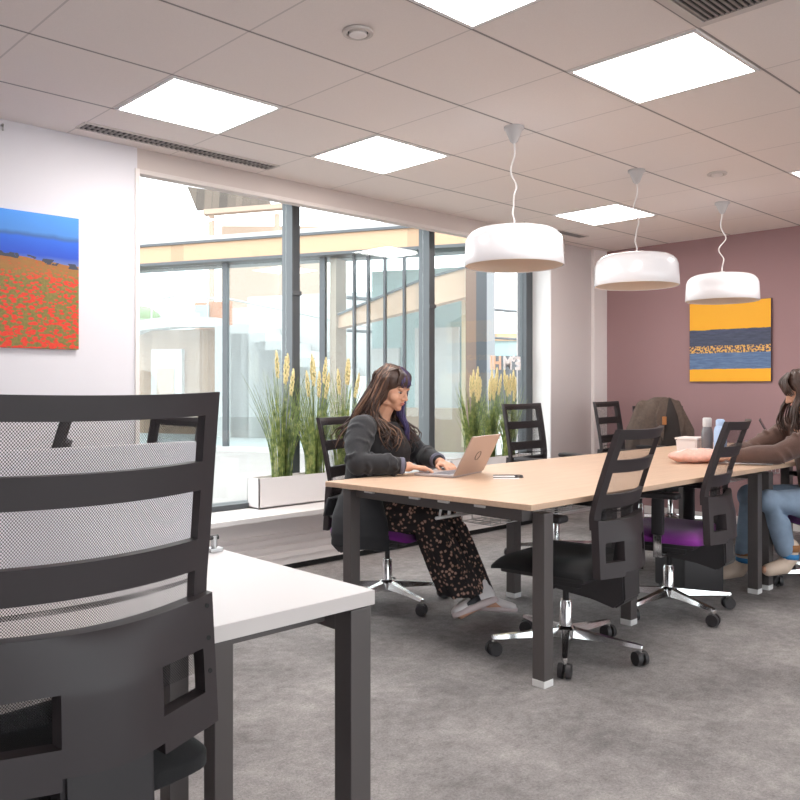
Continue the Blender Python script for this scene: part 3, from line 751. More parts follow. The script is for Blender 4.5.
# ------------------------------------------------------------------ planters and grasses
def planter(x0, x1, label):
    t = thing('planter', label, 'planter', ((x0+x1)/2, 4.61, .395), 0, 'white trough planters on the window sill')
    L = (x1-x0)/2; b = new_bm(); w_ = .068
    box(b, -L, L, -w_, w_, 0, .012)
    box(b, -L, L, -w_, -w_+.01, 0, .205, .002); box(b, -L, L, w_-.01, w_, 0, .205, .002); box(b, -L, -L+.01, -w_, w_, 0, .205, .002); box(b, L-.01, L, -w_, w_, 0, .205, .002)
    obj('trough', b, M['planter'], t)
    b = new_bm(); box(b, -L+.01, L-.01, -w_+.01, w_-.01, .012, .185); obj('soil', b, M['soil'], t)
planter(3.065, 4.15, 'white trough planter on the sill behind the woman in the dark jacket')
planter(4.93, 6.00, 'white trough planter on the sill behind the empty chair')
def grass_plant(x, seed, label, n=150, h=.70, spikes=5):
    rnd = random.Random(seed)
    t = thing('ornamental_grass', label, 'plant', (x, 4.61, .57), 0, 'tall artificial grasses in the planters')
    b = new_bm()
    for k in range(n):
        a = rnd.uniform(0, 2*PI); r0 = rnd.uniform(0, .05); H = h*rnd.uniform(.55, 1.05); out = rnd.uniform(.03, .26)*(.5+.5*abs(math.cos(a)))
        d = Vector((math.cos(a), math.sin(a)*.30, 0)); base = Vector((r0*math.cos(a)*1.6, r0*math.sin(a)*.7, 0)); wd = rnd.uniform(.0018, .0042); side = Vector((-math.sin(a+.5), math.cos(a+.5), 0))
        droop = rnd.uniform(0, .35) if rnd.random() < .4 else 0
        prev = None
        for i in range(8):
            s_ = i/7; p = base + d*out*s_**2 + Vector((0, 0, H*(s_ - droop*.5*s_**4)))
            p.y = max(-.30, min(.028, p.y))
            ww = wd*(1-s_**2)+.0006
            q = (b.verts.new(p - side*ww), b.verts.new(p + side*ww))
            if prev: b.faces.new((prev[0], prev[1], q[1], q[0]))
            prev = q
    obj('blades', b, M['blade'], t)
    b = new_bm(); st = new_bm()
    for k in range(spikes):
        a = rnd.uniform(0, 2*PI); H = h*rnd.uniform(1.0, 1.22); out = rnd.uniform(.02, .15)
        top = Vector((math.cos(a)*out, -abs(math.sin(a))*.06, H)); base = Vector((math.cos(a)*.03, 0, 0)); mid = base.lerp(top, .6); mid.x -= math.cos(a)*out*.15
        tube(st, [base, mid, top], [.003, .0025, .002], 5)
        ax = (top-mid).normalized()
        for i in range(26):
            s_ = i/25; c = top - ax*(.17*(1-s_)) ; rr = .013*math.sin(PI*(.15+.8*s_))
            aa = i*2.4; off = Vector((math.cos(aa)*rr, math.sin(aa)*rr*.6, 0)); q = c+off; q.y = min(q.y, .03)
            ball(b, q, (.007, .006, .013), u=6, v=4)
    obj('flower_stalks', st, M['blade'], t); obj('flower_spikes', b, M['spike'], t, True)
G1 = ('leftmost clump of tall grass in the left planter', 'middle clump of tall grass in the left planter', 'clump of tall grass in the left planter directly behind the seated woman')
grass_plant(3.30, 1, G1[0], 155, .72, 4); grass_plant(3.58, 5, G1[1], 155, .72, 6); grass_plant(3.84, 9, G1[2], 140, .72, 5)
G2 = ('leftmost clump of tall grass in the right planter, beside the laptop lid', 'middle clump of tall grass in the right planter', 'rightmost clump of tall grass in the right planter, by the dark window jamb')
grass_plant(5.26, 21, G2[0], 155, .655, 7); grass_plant(5.50, 25, G2[1], 155, .655, 8); grass_plant(5.76, 29, G2[2], 150, .655, 7)

# ------------------------------------------------------------------ things on the wood table
TT = .745
def laptop(x, y, rz, label, lid=105, m=None, emblem=True, name='laptop'):
    # hinge along local x at the origin, keyboard towards +y (the user), lid leaning away
    t = thing(name, label, 'laptop', (x, y, TT), rz)
    b = new_bm(); box(b, -.165, .165, .0, .228, .002, .015, .003); obj('laptop_base', b, m or M['deck'], t)
    b = new_bm()
    for r_ in range(5):
        for c in range(13): box(b, -.135+.0208*c, -.135+.0208*c+.018, .035+.0195*r_, .035+.0195*r_+.0165, .0148, .0165)
    obj('keyboard', b, M['keys'], t)
    b = new_bm(); box(b, -.05, .05, .142, .205, .0148, .0155); obj('trackpad', b, M['laptop'], t)
    e = R(90-lid)        # tilt: lid direction = up, leaning to -y
    mt = Matrix.Translation((0, -.002, .014)) @ Matrix.Rotation(-R(lid-90), 4, 'X').inverted()
    b = new_bm(); box(b, -.165, .165, -.007, 0, 0, .226, .003, mtx=mt); ld = obj('lid', b, m or M['laptop'], t)
    b = new_bm(); box(b, -.156, .156, -.0, .0012, .012, .216, mtx=mt); obj('display', b, M['screen'], ld)
    if emblem:
        b = new_bm()
        for k in range(24):
            if k in (5, 6, 17, 18): continue
            a0 = 2*PI*k/24; a1 = 2*PI*(k+1)/24
            vs = [b.verts.new(mt @ Vector((rr*math.cos(a), yy, .108+rr*math.sin(a)))) for yy in (-.0085, -.007) for rr, a in ((.022, a0), (.028, a0), (.028, a1), (.022, a1))]
            for q in ((0, 1, 2, 3), (4, 7, 6, 5), (0, 4, 5, 1), (1, 5, 6, 2), (2, 6, 7, 3), (3, 7, 4, 0)): b.faces.new([vs[i] for i in q])
        obj('lid_emblem', b, M['laptop_dark'], ld)
    return t
laptop(3.215, 2.845, R(104-90), 'open rose-grey laptop that the woman in the dark jacket types on', 118)
laptop(6.40, 2.54, R(201.7), 'dark laptop seen edge-on beyond the second woman\'s forearm', 118, M['char'], emblem=False)
t = thing('glasses_case', 'dark glasses and slip of paper lying flat beside the laptop', 'glasses', (3.33, 2.60, TT), R(40))
b = new_bm()
for s_ in (-1, 1):
    tube(b, [(s_*.033+.026*math.cos(a), .02*math.sin(a), .006) for a in [2*PI*k/16 for k in range(17)]], .0025, 6)
    tube(b, [(s_*.06, 0, .006), (s_*.062, .06, .005), (s_*.055, .13, .004)], .002, 6)
tube(b, [(-.008, .005, .007), (.008, .005, .007)], .002, 6)
obj('spectacles', b, M['black'], t, True)
b = new_bm(); box(b, -.09, .07, .0, .13, 0, .0018); obj('paper_slip', b, M['paper'], t)
t['label'] = 'dark spectacles lying on a slip of paper beside the laptop'; t.name = 'spectacles_on_paper'

t = thing('food_box', 'small white lidded box beside the bottles on the far table', 'box', (5.115, 2.575, TT), R(8))
b = new_bm(); 
vs = box(b, -.09, .09, -.07, .07, 0, .12)
for v in vs:
    if v.co.z < .01: v.co.x *= .86; v.co.y *= .86
bmesh.ops.bevel(b, geom=b.edges[:], offset=.008, segments=2, affect='EDGES'); sobj('tub', b, M['boxwhite'], t)
b = new_bm(); box(b, -.094, .094, -.074, .074, .117, .13, .005); obj('lid', b, M['boxwhite'], t)
t = thing('knitted_pouch', 'peach knitted pouch lying on the table beside the purple-seated chair', 'pouch', (4.76, 2.35, TT), R(-28))
b = new_bm(); ball(b, (0, 0, .042), (.20, .095, .042), u=32, v=16)
for v in b.verts:
    v.co.z += .006*math.sin(v.co.x*60)*math.cos(v.co.y*50) if .01 < v.co.z else 0
    v.co.z = max(v.co.z, .0005)
obj('pouch_body', b, M['peach'], t, True)
b = new_bm(); tube(b, [(-.17, 0, .062), (-.08, 0, .082), (.08, 0, .083), (.17, 0, .062)], .004, 6); obj('zip', b, M['boxwhite'], t, True)
def bottle(x, y, label, m, mc, prof, capprof):
    t = thing('drinks_bottle', label, 'bottle', (x, y, TT))
    b = new_bm(); lathe_solid(b, prof, n=24); sobj('bottle_body', b, m, t, 50)
    b = new_bm(); lathe_solid(b, capprof, n=20); sobj('cap', b, mc, t, 50)
bottle(5.09, 2.45, 'smoky grey bottle with pale cap behind the peach pouch', M['bottle_grey'], M['cap_grey'], [(.033, 0), (.036, .006), (.036, .16), (.030, .19), (.022, .205)], [(.026, .203), (.028, .21), (.028, .255), (.022, .262)])
bottle(5.03, 2.335, 'pale blue bottle beside the smoky grey bottle', M['bottle_blue'], M['bottle_blue'], [(.036, 0), (.039, .006), (.039, .18), (.034, .205), (.024, .22)], [(.026, .218), (.028, .222), (.027, .25), (.018, .258)])
t = thing('mug', 'dark blue mug with white handle side on the table near the second woman', 'mug', (5.58, 2.37, TT))
t['label'] = 'dark blue mug on the table in front of the second woman'
b = new_bm(); lathe(b, [(.0, 0), (.036, 0), (.04, .006), (.041, .092), (.038, .094), (.036, .088), (.034, .01), (.0, .008)], n=24); bmesh.ops.remove_doubles(b, verts=b.verts[:], dist=1e-5); sobj('mug_body', b, M['mugblue'], t, 50)
b = new_bm(); tube(b, [(.039, 0, .075), (.06, 0, .07), (.068, 0, .048), (.06, 0, .026), (.039, 0, .02)], .006, 8); obj('handle', b, M['boxwhite'], t, True)
b = new_bm(); box(b, -.12, .12, -.15, .15, 0, .004); o = obj('notepad', b, M['paper']); o.location = (4.98, 2.16, TT); o.rotation_euler = (0, 0, R(25)); tag(o, 'white notepad under the hands of the woman in the brown jumper', 'notepad')
b = new_bm()
pts = [(.12*math.cos(k*.9)*(1-k*.012), .06*math.sin(k*1.3), .006+.006*(k % 3)) for k in range(26)]
tube(b, pts, .004, 6); o = obj('charging_cable', b, M['wire'], None, True); o.location = (5.92, 2.44, TT); tag(o, 'coiled pale charging cable on the table before the dark laptop', 'cable')

# ------------------------------------------------------------------ coat over the chair back
t = thing('coat', 'brown tweed coat hung over the chair back by the mauve wall', 'coat', (6.60, 3.60, .46), R(-42))
b = new_bm()
X = (1, 0, 0); Yv = (0, 1, 0)
loft(b, [((0, .03, .655), .05, .045, X, Yv), ((0, .03, .63), .115, .07, X, Yv), ((0, .02, .58), .165, .09, X, Yv), ((0, .01, .45), .215, .105, X, Yv), ((.0, .01, .25), .255, .115, X, Yv), ((0, .01, .02), .27, .12, X, Yv)], 32)
for s_ in (-1, 1): capsules(b, [(s_*.15, .03, .575), (s_*.235, .01, .36), (s_*.265, 0, .12)], [.055, .06, .052])
for v in b.verts: v.co.x += .012*math.sin(v.co.z*40+v.co.y*30); v.co.y += .012*math.sin(v.co.x*35+v.co.z*12)
link('coat_body', remeshed(b, 'coat_body', .011, 5), M['coat'], t)
b = new_bm()   # dark wedge between the fronts: lining, with the coat's inner shadow coloured in
loft(b, [((.05, -.06, .645), .02, .02, X, Yv), ((.06, -.095, .50), .055, .03, X, Yv), ((.055, -.108, .25), .10, .03, X, Yv), ((.05, -.115, .04), .12, .025, X, Yv)], 16); obj('lining', b, M['coat_dark'], t, True)
for s_ in (-1, 1):
    b = new_bm(); prism(b, [(.05+s_*.0, .655), (.05+s_*.08, .62), (.05+s_*.13, .48), (.05+s_*.12, .40), (.05+s_*.075, .28), (.05+s_*.04, .5)], 'y', -.14, -.125)
    bmesh.ops.bevel(b, geom=b.edges[:], offset=.004, segments=1, affect='EDGES')
    for v in b.verts: v.co.y += (v.co.z-.3)*.16 + abs(v.co.x)*.15
    obj('lapel', b, M['coat'], t)
b = new_bm(); box(b, -.03, .0, -.15, -.12, .42, .49, .004); obj('tag', b, M['orange'], t)

# ------------------------------------------------------------------ people
def hand(bm, wrist, d, up, thumb, curl=.6, k=1.0):
    # palm and five unequal fingers; d towards the fingertips, up = back of hand, thumb = thumb side
    w = Vector(wrist); d = Vector(d).normalized(); up = Vector(up); up = (up - d*up.dot(d)).normalized(); s_ = d.cross(up).normalized()
    th = Vector(thumb)
    if s_.dot(th) < 0: s_ = -s_
    for q in (-.022, -.008, .008, .022): capsules(bm, [w + d*.012*k + s_*q*.8*k, w + d*.085*k + s_*q*1.25*k], [.0125*k, .0105*k], 8)
    for q, L in ((.029, .068), (.010, .078), (-.010, .072), (-.028, .056)):
        p = w + d*.082*k + s_*q*k; a = .15; pts = [p]
        for seg, dc in ((.45, .25), (.32, .9), (.23, .7)):
            a += dc*curl; p = p + (d*math.cos(a) - up*math.sin(a))*L*seg*k + s_*q*.05*seg; pts.append(p)
        capsules(bm, pts, [.0088*k, .0082*k, .0075*k, .0065*k], 8)
    p0 = w + d*.025*k + s_*.022*k; p1 = p0 + (d*.6 + s_*.75 - up*.25).normalized()*.038*k; p2 = p1 + (d*.93 + s_*.15 - up*.2).normalized()*.030*k; p3 = p2 + (d*.97 - s_*.1 - up*.2).normalized()*.022*k
    capsules(bm, [p0, p1, p2, p3], [.0125*k, .0105*k, .009*k, .0075*k], 8)
def head_shapes(bm, Hm):
    def E(c, r, m=None): 
        ball(bm, Hm @ Vector(c), r, (Hm.to_3x3() @ m) if m is not None else Hm.to_3x3(), 20, 14)
    E((0, -.012, .032), (.073, .092, .090)); E((0, .02, -.015), (.064, .073, .082)); E((0, .032, -.055), (.054, .056, .052)); E((0, .068, -.093), (.022, .020, .018))
    for s_ in (-1, 1):
        E((s_*.036, .054, -.034), (.030, .028, .032)); E((s_*.030, .080, .024), (.024, .012, .009)); E((s_*.073, -.012, -.008), (.010, .020, .031)); E((s_*.045, .0, -.075), (.024, .05, .02))
        E((s_*.011, .098, -.034), (.009, .010, .008))
    capsules(bm, [Hm @ Vector((0, .088, .016)), Hm @ Vector((0, .101, -.012)), Hm @ Vector((0, .109, -.029))], [.008, .009, .0115], 10)
    E((0, .085, -.058), (.022, .010, .007)); E((0, .083, -.068), (.019, .010, .007))
def face_parts(parent, Hm):
    for s_ in (-1, 1):
        b = new_bm(); ball(b, Hm @ Vector((s_*.030, .0755, .004)), (.0122, .0105, .0055), Hm.to_3x3(), 14, 10); e = obj('eye', b, M['eye'], parent, True)
        b = new_bm(); ball(b, Hm @ Vector((s_*.030, .0825, .001)), (.0062, .005, .0050), Hm.to_3x3(), 10, 8); obj('iris', b, M['iris'], e, True)
        b = new_bm(); tube(b, [Hm @ Vector((s_*(.014+.008*k), .087-.0035*(k-1)**2*.6, .031+.003*math.sin(k))) for k in range(5)], [.002, .003, .003, .0025, .0015], 6); obj('eyebrow', b, M['hair'], parent, True)
        b = new_bm(); tube(b, [Hm @ Vector((s_*(.018+.006*k), .0875-.002*abs(k-2), .010-.0015*abs(k-2))) for k in range(5)], .0016, 6); obj('eyelashes', b, M['iris'], parent, True)
    b = new_bm(); ball(b, Hm @ Vector((0, .0925, -.0575)), (.021, .0055, .004), Hm.to_3x3(), 14, 8); ball(b, Hm @ Vector((0, .0905, -.067)), (.017, .0055, .0045), Hm.to_3x3(), 14, 8); obj('lips', b, M['lip'], parent, True)
def strand(bm, pts, r0, wob, rnd, n=6):
    P = [Vector(p) for p in pts]; out = []; K = 14; ph = rnd.uniform(0, 6); fr = rnd.uniform(7, 12)
    for i in range(K+1):
        s_ = i/K*(len(P)-1); j = min(int(s_), len(P)-2); f = s_-j
        p0 = P[max(j-1, 0)]; p1 = P[j]; p2 = P[j+1]; p3 = P[min(j+2, len(P)-1)]
        q = .5*((2*p1) + (p2-p0)*f + (2*p0-5*p1+4*p2-p3)*f*f + (3*p1-p0-3*p2+p3)*f**3)
        a = wob*(i/K)**1.3; out.append(q + Vector((a*math.sin(fr*i/K+ph), a*math.cos(fr*i/K*1.1+ph), 0)))
    tube(bm, out, [r0*(1-.75*(i/K)**2) for i in range(K+1)], n)

X = Vector((1, 0, 0)); Y = Vector((0, 1, 0)); Z = Vector((0, 0, 1))
# ---- woman in the dark jacket (local: +x her right, +y forward)
w1 = thing('person', 'seated woman in dark jacket and floral trousers typing on laptop', 'person', (3.03, 3.40, 0), R(-71-90))
Hm = Matrix.Translation((-.005, .135, 1.195)) @ Matrix.Rotation(R(-8), 4, 'Z') @ Matrix.Rotation(R(-17), 4, 'X') @ Matrix.Scale(.96, 4)
b = new_bm()
loft(b, [((0, -.02, .47), .15, .11, X, Y), ((0, -.01, .55), .165, .115, X, Y), ((0, .01, .66), .14, .10, X, Y), ((0, .035, .80), .145, .10, X, Y), ((0, .05, .92), .155, .095, X, Y), ((0, .05, .985), .13, .075, X, Y), ((0, .055, 1.03), .06, .055, X, Y)])
for s_ in (-1, 1): ball(b, (s_*.065, .13, .865), (.062, .05, .06))
capsules(b, [(0, .055, 1.0), (0, .075, 1.06), (0, .105, 1.12)], [.056, .050, .050]); head_shapes(b, Hm)
ARM = {1: [(.165, .045, .985), (.325, .115, .80), (.15, .315, .790)], -1: [(-.165, .045, .985), (-.315, .16, .80), (-.14, .365, .790)]}
for s_ in (1, -1):
    a = ARM[s_]; capsules(b, a, [.052, .040, .026])
    wr = Vector(a[2]); dd = Vector((-s_*.075, .125, -.012)) if s_ > 0 else Vector((.075, .10, -.012))
    hand(b, wr, dd, (0, 0, 1), (-s_, .2, 0), .55)
LEG = {1: [(.09, .0, .50), (.085, .385, .535), (.0, .60, .12)], -1: [(-.09, .0, .50), (-.105, .405, .53), (-.085, .63, .10)]}
for s_ in (1, -1): capsules(b, LEG[s_], [.085, .058, .036])
capsules(b, [(.0, .60, .115), (-.02, .63, .075), (.10, .585, .045)], [.034, .034, .026]); capsules(b, [(-.085, .63, .09), (-.095, .66, .06), (-.13, .75, .05)], [.034, .034, .026])
body = link('body', remeshed(b, 'body', .0055, 3), M['skin'], w1)
face_parts(w1, Hm)
# blouse under the jacket
b = new_bm(); loft(b, [((0, .0, .52), .172, .125, X, Y), ((0, .03, .70), .155, .122, X, Y), ((0, .07, .78), .162, .145, X, Y), ((0, .075, .86), .165, .160, X, Y), ((0, .068, .95), .155, .130, X, Y), ((0, .06, 1.015), .11, .088, X, Y)])
link('blouse', remeshed(b, 'blouse', .009, 4), M['blouse'], w1)
# jacket
b = new_bm()
loft(b, [((0, -.035, .46), .20, .135, X, Y), ((0, -.02, .56), .205, .14, X, Y), ((0, .005, .70), .188, .132, X, Y), ((0, .022, .84), .190, .132, X, Y), ((0, .03, .94), .190, .112, X, Y), ((0, .035, .995), .155, .085, X, Y), ((0, .035, 1.03), .085, .065, X, Y)])
for s_ in (1, -1):
    a = ARM[s_]; wr = Vector(a[1]).lerp(Vector(a[2]), .80)
    pts = [Vector((s_*.125, .035, .985)), Vector(a[0]) + Vector((s_*.012, 0, -.005)), Vector(a[0]).lerp(Vector(a[1]), .5) + Vector((s_*.015, -.012, 0)), Vector(a[1]) + Vector((0, -.004, .012)), Vector(a[1]).lerp(wr, .5) + Vector((0, 0, .012)), wr + Vector((0, 0, .006))]
    capsules(b, pts, [.075, .078, .070, .062, .056, .043], 16)
    rnd = random.Random(5+s_)
    for k in range(16):      # sleeve folds
        i = rnd.randint(1, 4); p = pts[i].lerp(pts[i+1] if i < 5 else pts[i], rnd.random()); ax = (pts[min(i+1, 5)]-pts[i]).normalized(); u_, v_ = frame_of(ax); an = rnd.uniform(0, 2*PI); rr = [.075, .078, .070, .062, .056, .043][i]*.93
        arc = [p + ax*rnd.uniform(-.012, .012) + (u_*math.cos(an+q) + v_*math.sin(an+q))*rr for q in (-.7, -.3, .1, .5, .9)]
        capsules(b, arc, [.007, .011, .012, .011, .006], 6)
# long skirt of the jacket hanging beside the seat
loft(b, [((.15, .02, .62), .05, .13, X, Y), ((.225, .06, .52), .03, .17, X, Y), ((.268, .085, .43), .018, .18, X, Y), ((.280, .095, .365), .014, .178, X, Y)], 20)
loft(b, [((0, -.17, .60), .17, .035, X, Y), ((0, -.185, .50), .20, .025, X, Y)], 20)
link('jacket', remeshed(b, 'jacket', .0075, 3), M['jacket'], w1)
for s_ in (1, -1):
    a = ARM[s_]; p = Vector(a[1]).lerp(Vector(a[2]), .80)+Vector((0, 0, .006)); q = Vector(a[1]).lerp(Vector(a[2]), .88)+Vector((0, 0, .004))
    b = new_bm(); tube(b, [p, q], [.045, .044], 16); obj('cuff', b, M['cuff'], w1, True)
    b = new_bm(); tube(b, [(s_*.05, .155, .60), (s_*.055, .168, .78), (s_*.085, .158, .90), (s_*.085, .10, 1.0), (s_*.06, .03, 1.045)], [.014, .022, .028, .024, .018], 8); obj('lapel', b, M['jacket'], w1, True)
# trousers
b = new_bm()
loft(b, [((0, -.02, .445), .185, .14, X, Y), ((0, -.02, .52), .185, .135, X, Y), ((0, .0, .62), .165, .118, X, Y)])
for s_ in (1, -1):
    h_, k_, a_ = [Vector(p) for p in LEG[s_]]
    capsules(b, [h_ + Vector((0, 0, -.005)), h_.lerp(k_, .5), k_ + Vector((0, -.01, -.01))], [.105, .102, .092], 16)
    kn = k_ + Vector((0, 0, -.02)); hem = Vector((.025, .55, .13)) if s_ > 0 else Vector((-.075, .57, .135))
    loft(b, [(kn, .085, .085, X, Y), (kn.lerp(hem, .35), .090, .098, X, Y), (kn.lerp(hem, .7), .098, .108, X, Y), (hem, .108, .112, X, Y)], 24)
    for k in range(7):
        a = k*.9+s_; ri = [kn.lerp(hem, f) + Vector((math.cos(a)*.092*(1+.15*f), math.sin(a)*.098*(1+.12*f), 0)) for f in (.1, .45, .75, .99)]
        capsules(b, ri, [.006, .012, .014, .014], 6)
link('trousers', remeshed(b, 'trousers', .0085, 3), M['floral'], w1)
# trainers
def trainer(parent, heel, toe, roll, m=M['shoe'], ms=M['sole'], patch=True):
    heel = Vector(heel); toe = Vector(toe); d = (toe-heel); L = d.length; d.normalize()
    up = Z - d*Z.dot(d); up.normalize(); sd = d.cross(up)
    Mx = Matrix.Translation(heel) @ Matrix((( sd.x, d.x, up.x, 0), (sd.y, d.y, up.y, 0), (sd.z, d.z, up.z, 0), (0, 0, 0, 1))) @ Matrix.Rotation(R(roll), 4, 'Y')
    b = new_bm(); k = L/.27
    def T(p): return Mx @ Vector((p[0]*k, p[1]*k, p[2]*k))
    sx = Mx.to_3x3() @ X; sz = Mx.to_3x3() @ Z; sy = Mx.to_3x3() @ Y
    loft(b, [(T((0, -.012, .05)), .022*k, .04*k, sx, sz), (T((0, .01, .053)), .034*k, .052*k, sx, sz), (T((0, .06, .052)), .037*k, .052*k, sx, sz), (T((0, .12, .044)), .039*k, .042*k, sx, sz), (T((0, .18, .033)), .045*k, .031*k, sx, sz), (T((0, .235, .026)), .040*k, .024*k, sx, sz), (T((0, .265, .022)), .022*k, .014*k, sx, sz)], 20)
    capsules(b, [T((0, .035, .07)), T((0, .03, .105))], [.035*k, .036*k])
    sh = link('trainer', remeshed(b, 'trainer', .006, 3), m, parent)
    b = new_bm(); loft(b, [(T((0, .12, -.012)), .001, .001, sx, sy), (T((0, .125, -.010)), .046*k, .148*k, sx, sy), (T((0, .125, .012)), .047*k, .150*k, sx, sy), (T((0, .125, .022)), .040*k, .140*k, sx, sy)], 28); obj('sole', b, ms, sh, True)
    b = new_bm()
    for q in range(4):
        tube(b, [T((-.022, .10+.022*q, .087-.012*q)), T((0, .105+.022*q, .093-.012*q)), T((.022, .10+.022*q, .087-.012*q))], .004*k, 6)
    obj('laces', b, m, sh, True)
    if patch:
        b = new_bm(); loft(b, [(T((s2*.040, .10, .045)), .003, .022*k, sx, sz) for s2 in (1,)] + [(T((.043, .15, .035)), .003, .016*k, sx, sz), (T((.044, .19, .028)), .003, .008*k, sx, sz)], 12); obj('side_patch', b, M['shoe_black'], sh, True)
        b = new_bm(); loft(b, [(T((-.040, .10, .045)), .003, .022*k, sx, sz), (T((-.043, .15, .035)), .003, .016*k, sx, sz), (T((-.044, .19, .028)), .003, .008*k, sx, sz)], 12); obj('side_patch', b, M['shoe_black'], sh, True)
trainer(w1, (-.075, .70, .085), (.145, .565, .04), 30)
trainer(w1, (-.075, .60, .035), (-.15, .80, .03), -6, patch=False)
# hair
rnd = random.Random(11)
b = new_bm()
def HL(p): return Hm @ Vector(p)
for c, r in (((0, -.022, .045), (.088, .100, .088)), ((0, -.060, -.01), (.078, .060, .10)), ((.062, -.03, -.02), (.026, .055, .09)), ((-.062, -.03, -.02), (.026, .055, .09))): ball(b, HL(c), r, Hm.to_3x3(), 20, 14)
capsules(b, [HL((0, -.07, -.03)), (0, .0, 1.05), (0, -.06, .95)], [.075, .085, .05])
hair = link('hair', remeshed(b, 'hair', .008, 2), M['hair'], w1)
b = new_bm(); bl = new_bm()
for k in range(190):
    s_ = 1 if k % 2 else -1; a = rnd.uniform(-.9, 1.25); 
    a2 = min(a, rnd.uniform(-.3, .4)) if s_ > 0 else a
    top = (s_*rnd.uniform(.0, .03), rnd.uniform(-.07, .03), .128)
    sidep = (s_*.088*math.cos(a2*.75), -.02 + .075*math.sin(a2) if a2 > 0 else -.02 + .10*math.sin(a2), rnd.uniform(.0, .03))
    end_x = s_*rnd.uniform(.07, .15); end_y = .02 + .13*math.sin(a)*(1 if a > 0 else .9) + rnd.uniform(-.02, .02)
    mid = Vector((s_*rnd.uniform(.075, .11), .035+(.055 if s_ > 0 and a > 0 else .10)*math.sin(a), 1.06)); zend = rnd.uniform(.86, .95)
    low = Vector((end_x*.95, end_y + (.05 if a > 0 else -.04), .97)); end = Vector((end_x, end_y+(.075 if a > 0 else -.05), zend))
    strand(bl if rnd.random() < .17 else b, [HL(top), HL((sidep[0]*.92, sidep[1], .075)), HL(sidep), mid, low, end], rnd.uniform(.005, .0085), .026, rnd)
obj('hair_strands', b, M['hair'], hair, True); obj('hair_highlights', bl, M['hair_light'], hair, True)
b = new_bm(); bd = new_bm()
for k in range(46):   # fringe
    x = -.062 + .124*k/45
    dst = b if rnd.random() < .30 + .45*k/45*0 + (.3 if x < 0 else 0) else bd
    strand(dst, [HL((x*.25, .01, .132)), HL((x*.7, .062, .105)), HL((x, .094-abs(x)*.42, .068)), HL((x*1.06, .099-abs(x)*.45, .034+.012*rnd.random()))], .0065, .003, rnd)
obj('purple_fringe', b, M['hair_purple'], hair, True); obj('brown_fringe', bd, M['hair'], hair, True)
b = new_bm()
for k in range(24):
    q = rnd.uniform(-.02, .02)
    strand(b, [HL((-.03, .05, .115)), HL((-.066, .045+q*.5, .06)), HL((-.074, .045+q*.6, -.01)), Vector((-.075, .15+q, 1.07)), Vector((-.07+q*.5, .185+q*.6, .99)), Vector((-.075+q, .19+q*.5, rnd.uniform(.90, .96)))], .007, .010, rnd)
obj('purple_lock', b, M['hair_purple'], hair, True)

# ---- woman in the brown jumper at the right edge (local +y faces the table)
w2 = thing('person', 'woman in brown jumper and jeans leaning over the table, cut off at right', 'person', (5.30, 1.80, 0), R(50))
Hm = Matrix.Translation((-.01, .165, 1.185)) @ Matrix.Rotation(R(-6), 4, 'Z') @ Matrix.Rotation(R(-26), 4, 'X') @ Matrix.Scale(.96, 4)
b = new_bm()
loft(b, [((0, -.02, .47), .15, .11, X, Y), ((0, .0, .56), .16, .11, X, Y), ((.0, .03, .70), .135, .10, X, Y), ((-.0, .07, .84), .145, .10, X, Y), ((-.0, .10, .94), .15, .09, X, Y), ((-.0, .11, .99), .12, .07, X, Y)])
capsules(b, [(0, .11, .99), (-.005, .12, 1.05), (-.01, .14, 1.11)], [.056, .050, .050]); head_shapes(b, Hm)
ARM = {-1: [(-.165, .11, .965), (-.12, .375, .80), (-.06, .62, .785)], 1: [(.165, .12, .965), (.20, .38, .80), (.08, .60, .785)]}
for s_ in (1, -1):
    capsules(b, ARM[s_], [.052, .040, .026]); hand(b, ARM[s_][2], (-s_*.05, .12, -.01), (0, 0, 1), (-s_, .2, 0), .7)
LEG = {1: [(.09, 0, .50), (.10, .43, .535), (.10, .47, .13)], -1: [(-.09, 0, .50), (-.10, .41, .53), (-.09, .29, .19)]}
for s_ in (1, -1): capsules(b, LEG[s_], [.085, .058, .036])
for s_ in (1, -1): a = Vector(LEG[s_][2]); capsules(b, [a, a+Vector((0, .04, -.04)), a+Vector((-.02, .15, -.06))], [.034, .034, .026])
link('body', remeshed(b, 'body', .0055, 3), M['skin'], w2)
face_parts(w2, Hm)
b = new_bm()
loft(b, [((0, -.02, .47), .185, .135, X, Y), ((0, .0, .57), .19, .14, X, Y), ((0, .025, .70), .172, .132, X, Y), ((0, .06, .84), .178, .128, X, Y), ((0, .085, .93), .178, .105, X, Y), ((0, .10, .985), .14, .085, X, Y), ((0, .115, 1.03), .07, .062, X, Y)])
for s_ in (1, -1):
    a = [Vector(p) for p in ARM[s_]]; capsules(b, [a[0]+Vector((-s_*.04, 0, .0)), a[0], a[0].lerp(a[1], .5)+Vector((0, -.01, -.01)), a[1]+Vector((0, 0, .008)), a[1].lerp(a[2], .5)+Vector((0, 0, .014)), a[1].lerp(a[2], .9)+Vector((0, 0, .008))], [.072, .074, .068, .06, .054, .04], 16)
    r3 = random.Random(3)
    for k in range(10):
        p = a[0].lerp(a[1], r3.random()); ax = (a[1]-a[0]).normalized(); u_, v_ = frame_of(ax); an = r3.uniform(0, 6.28)
        capsules(b, [p + (u_*math.cos(an+q)+v_*math.sin(an+q))*.064 for q in (-.6, -.2, .2, .6)], [.006, .011, .011, .006], 6)
link('jumper', remeshed(b, 'jumper', .0085, 3), M['sweater'], w2)
b = new_bm()
loft(b, [((0, -.02, .445), .17, .13, X, Y), ((0, -.02, .56), .17, .125, X, Y)])
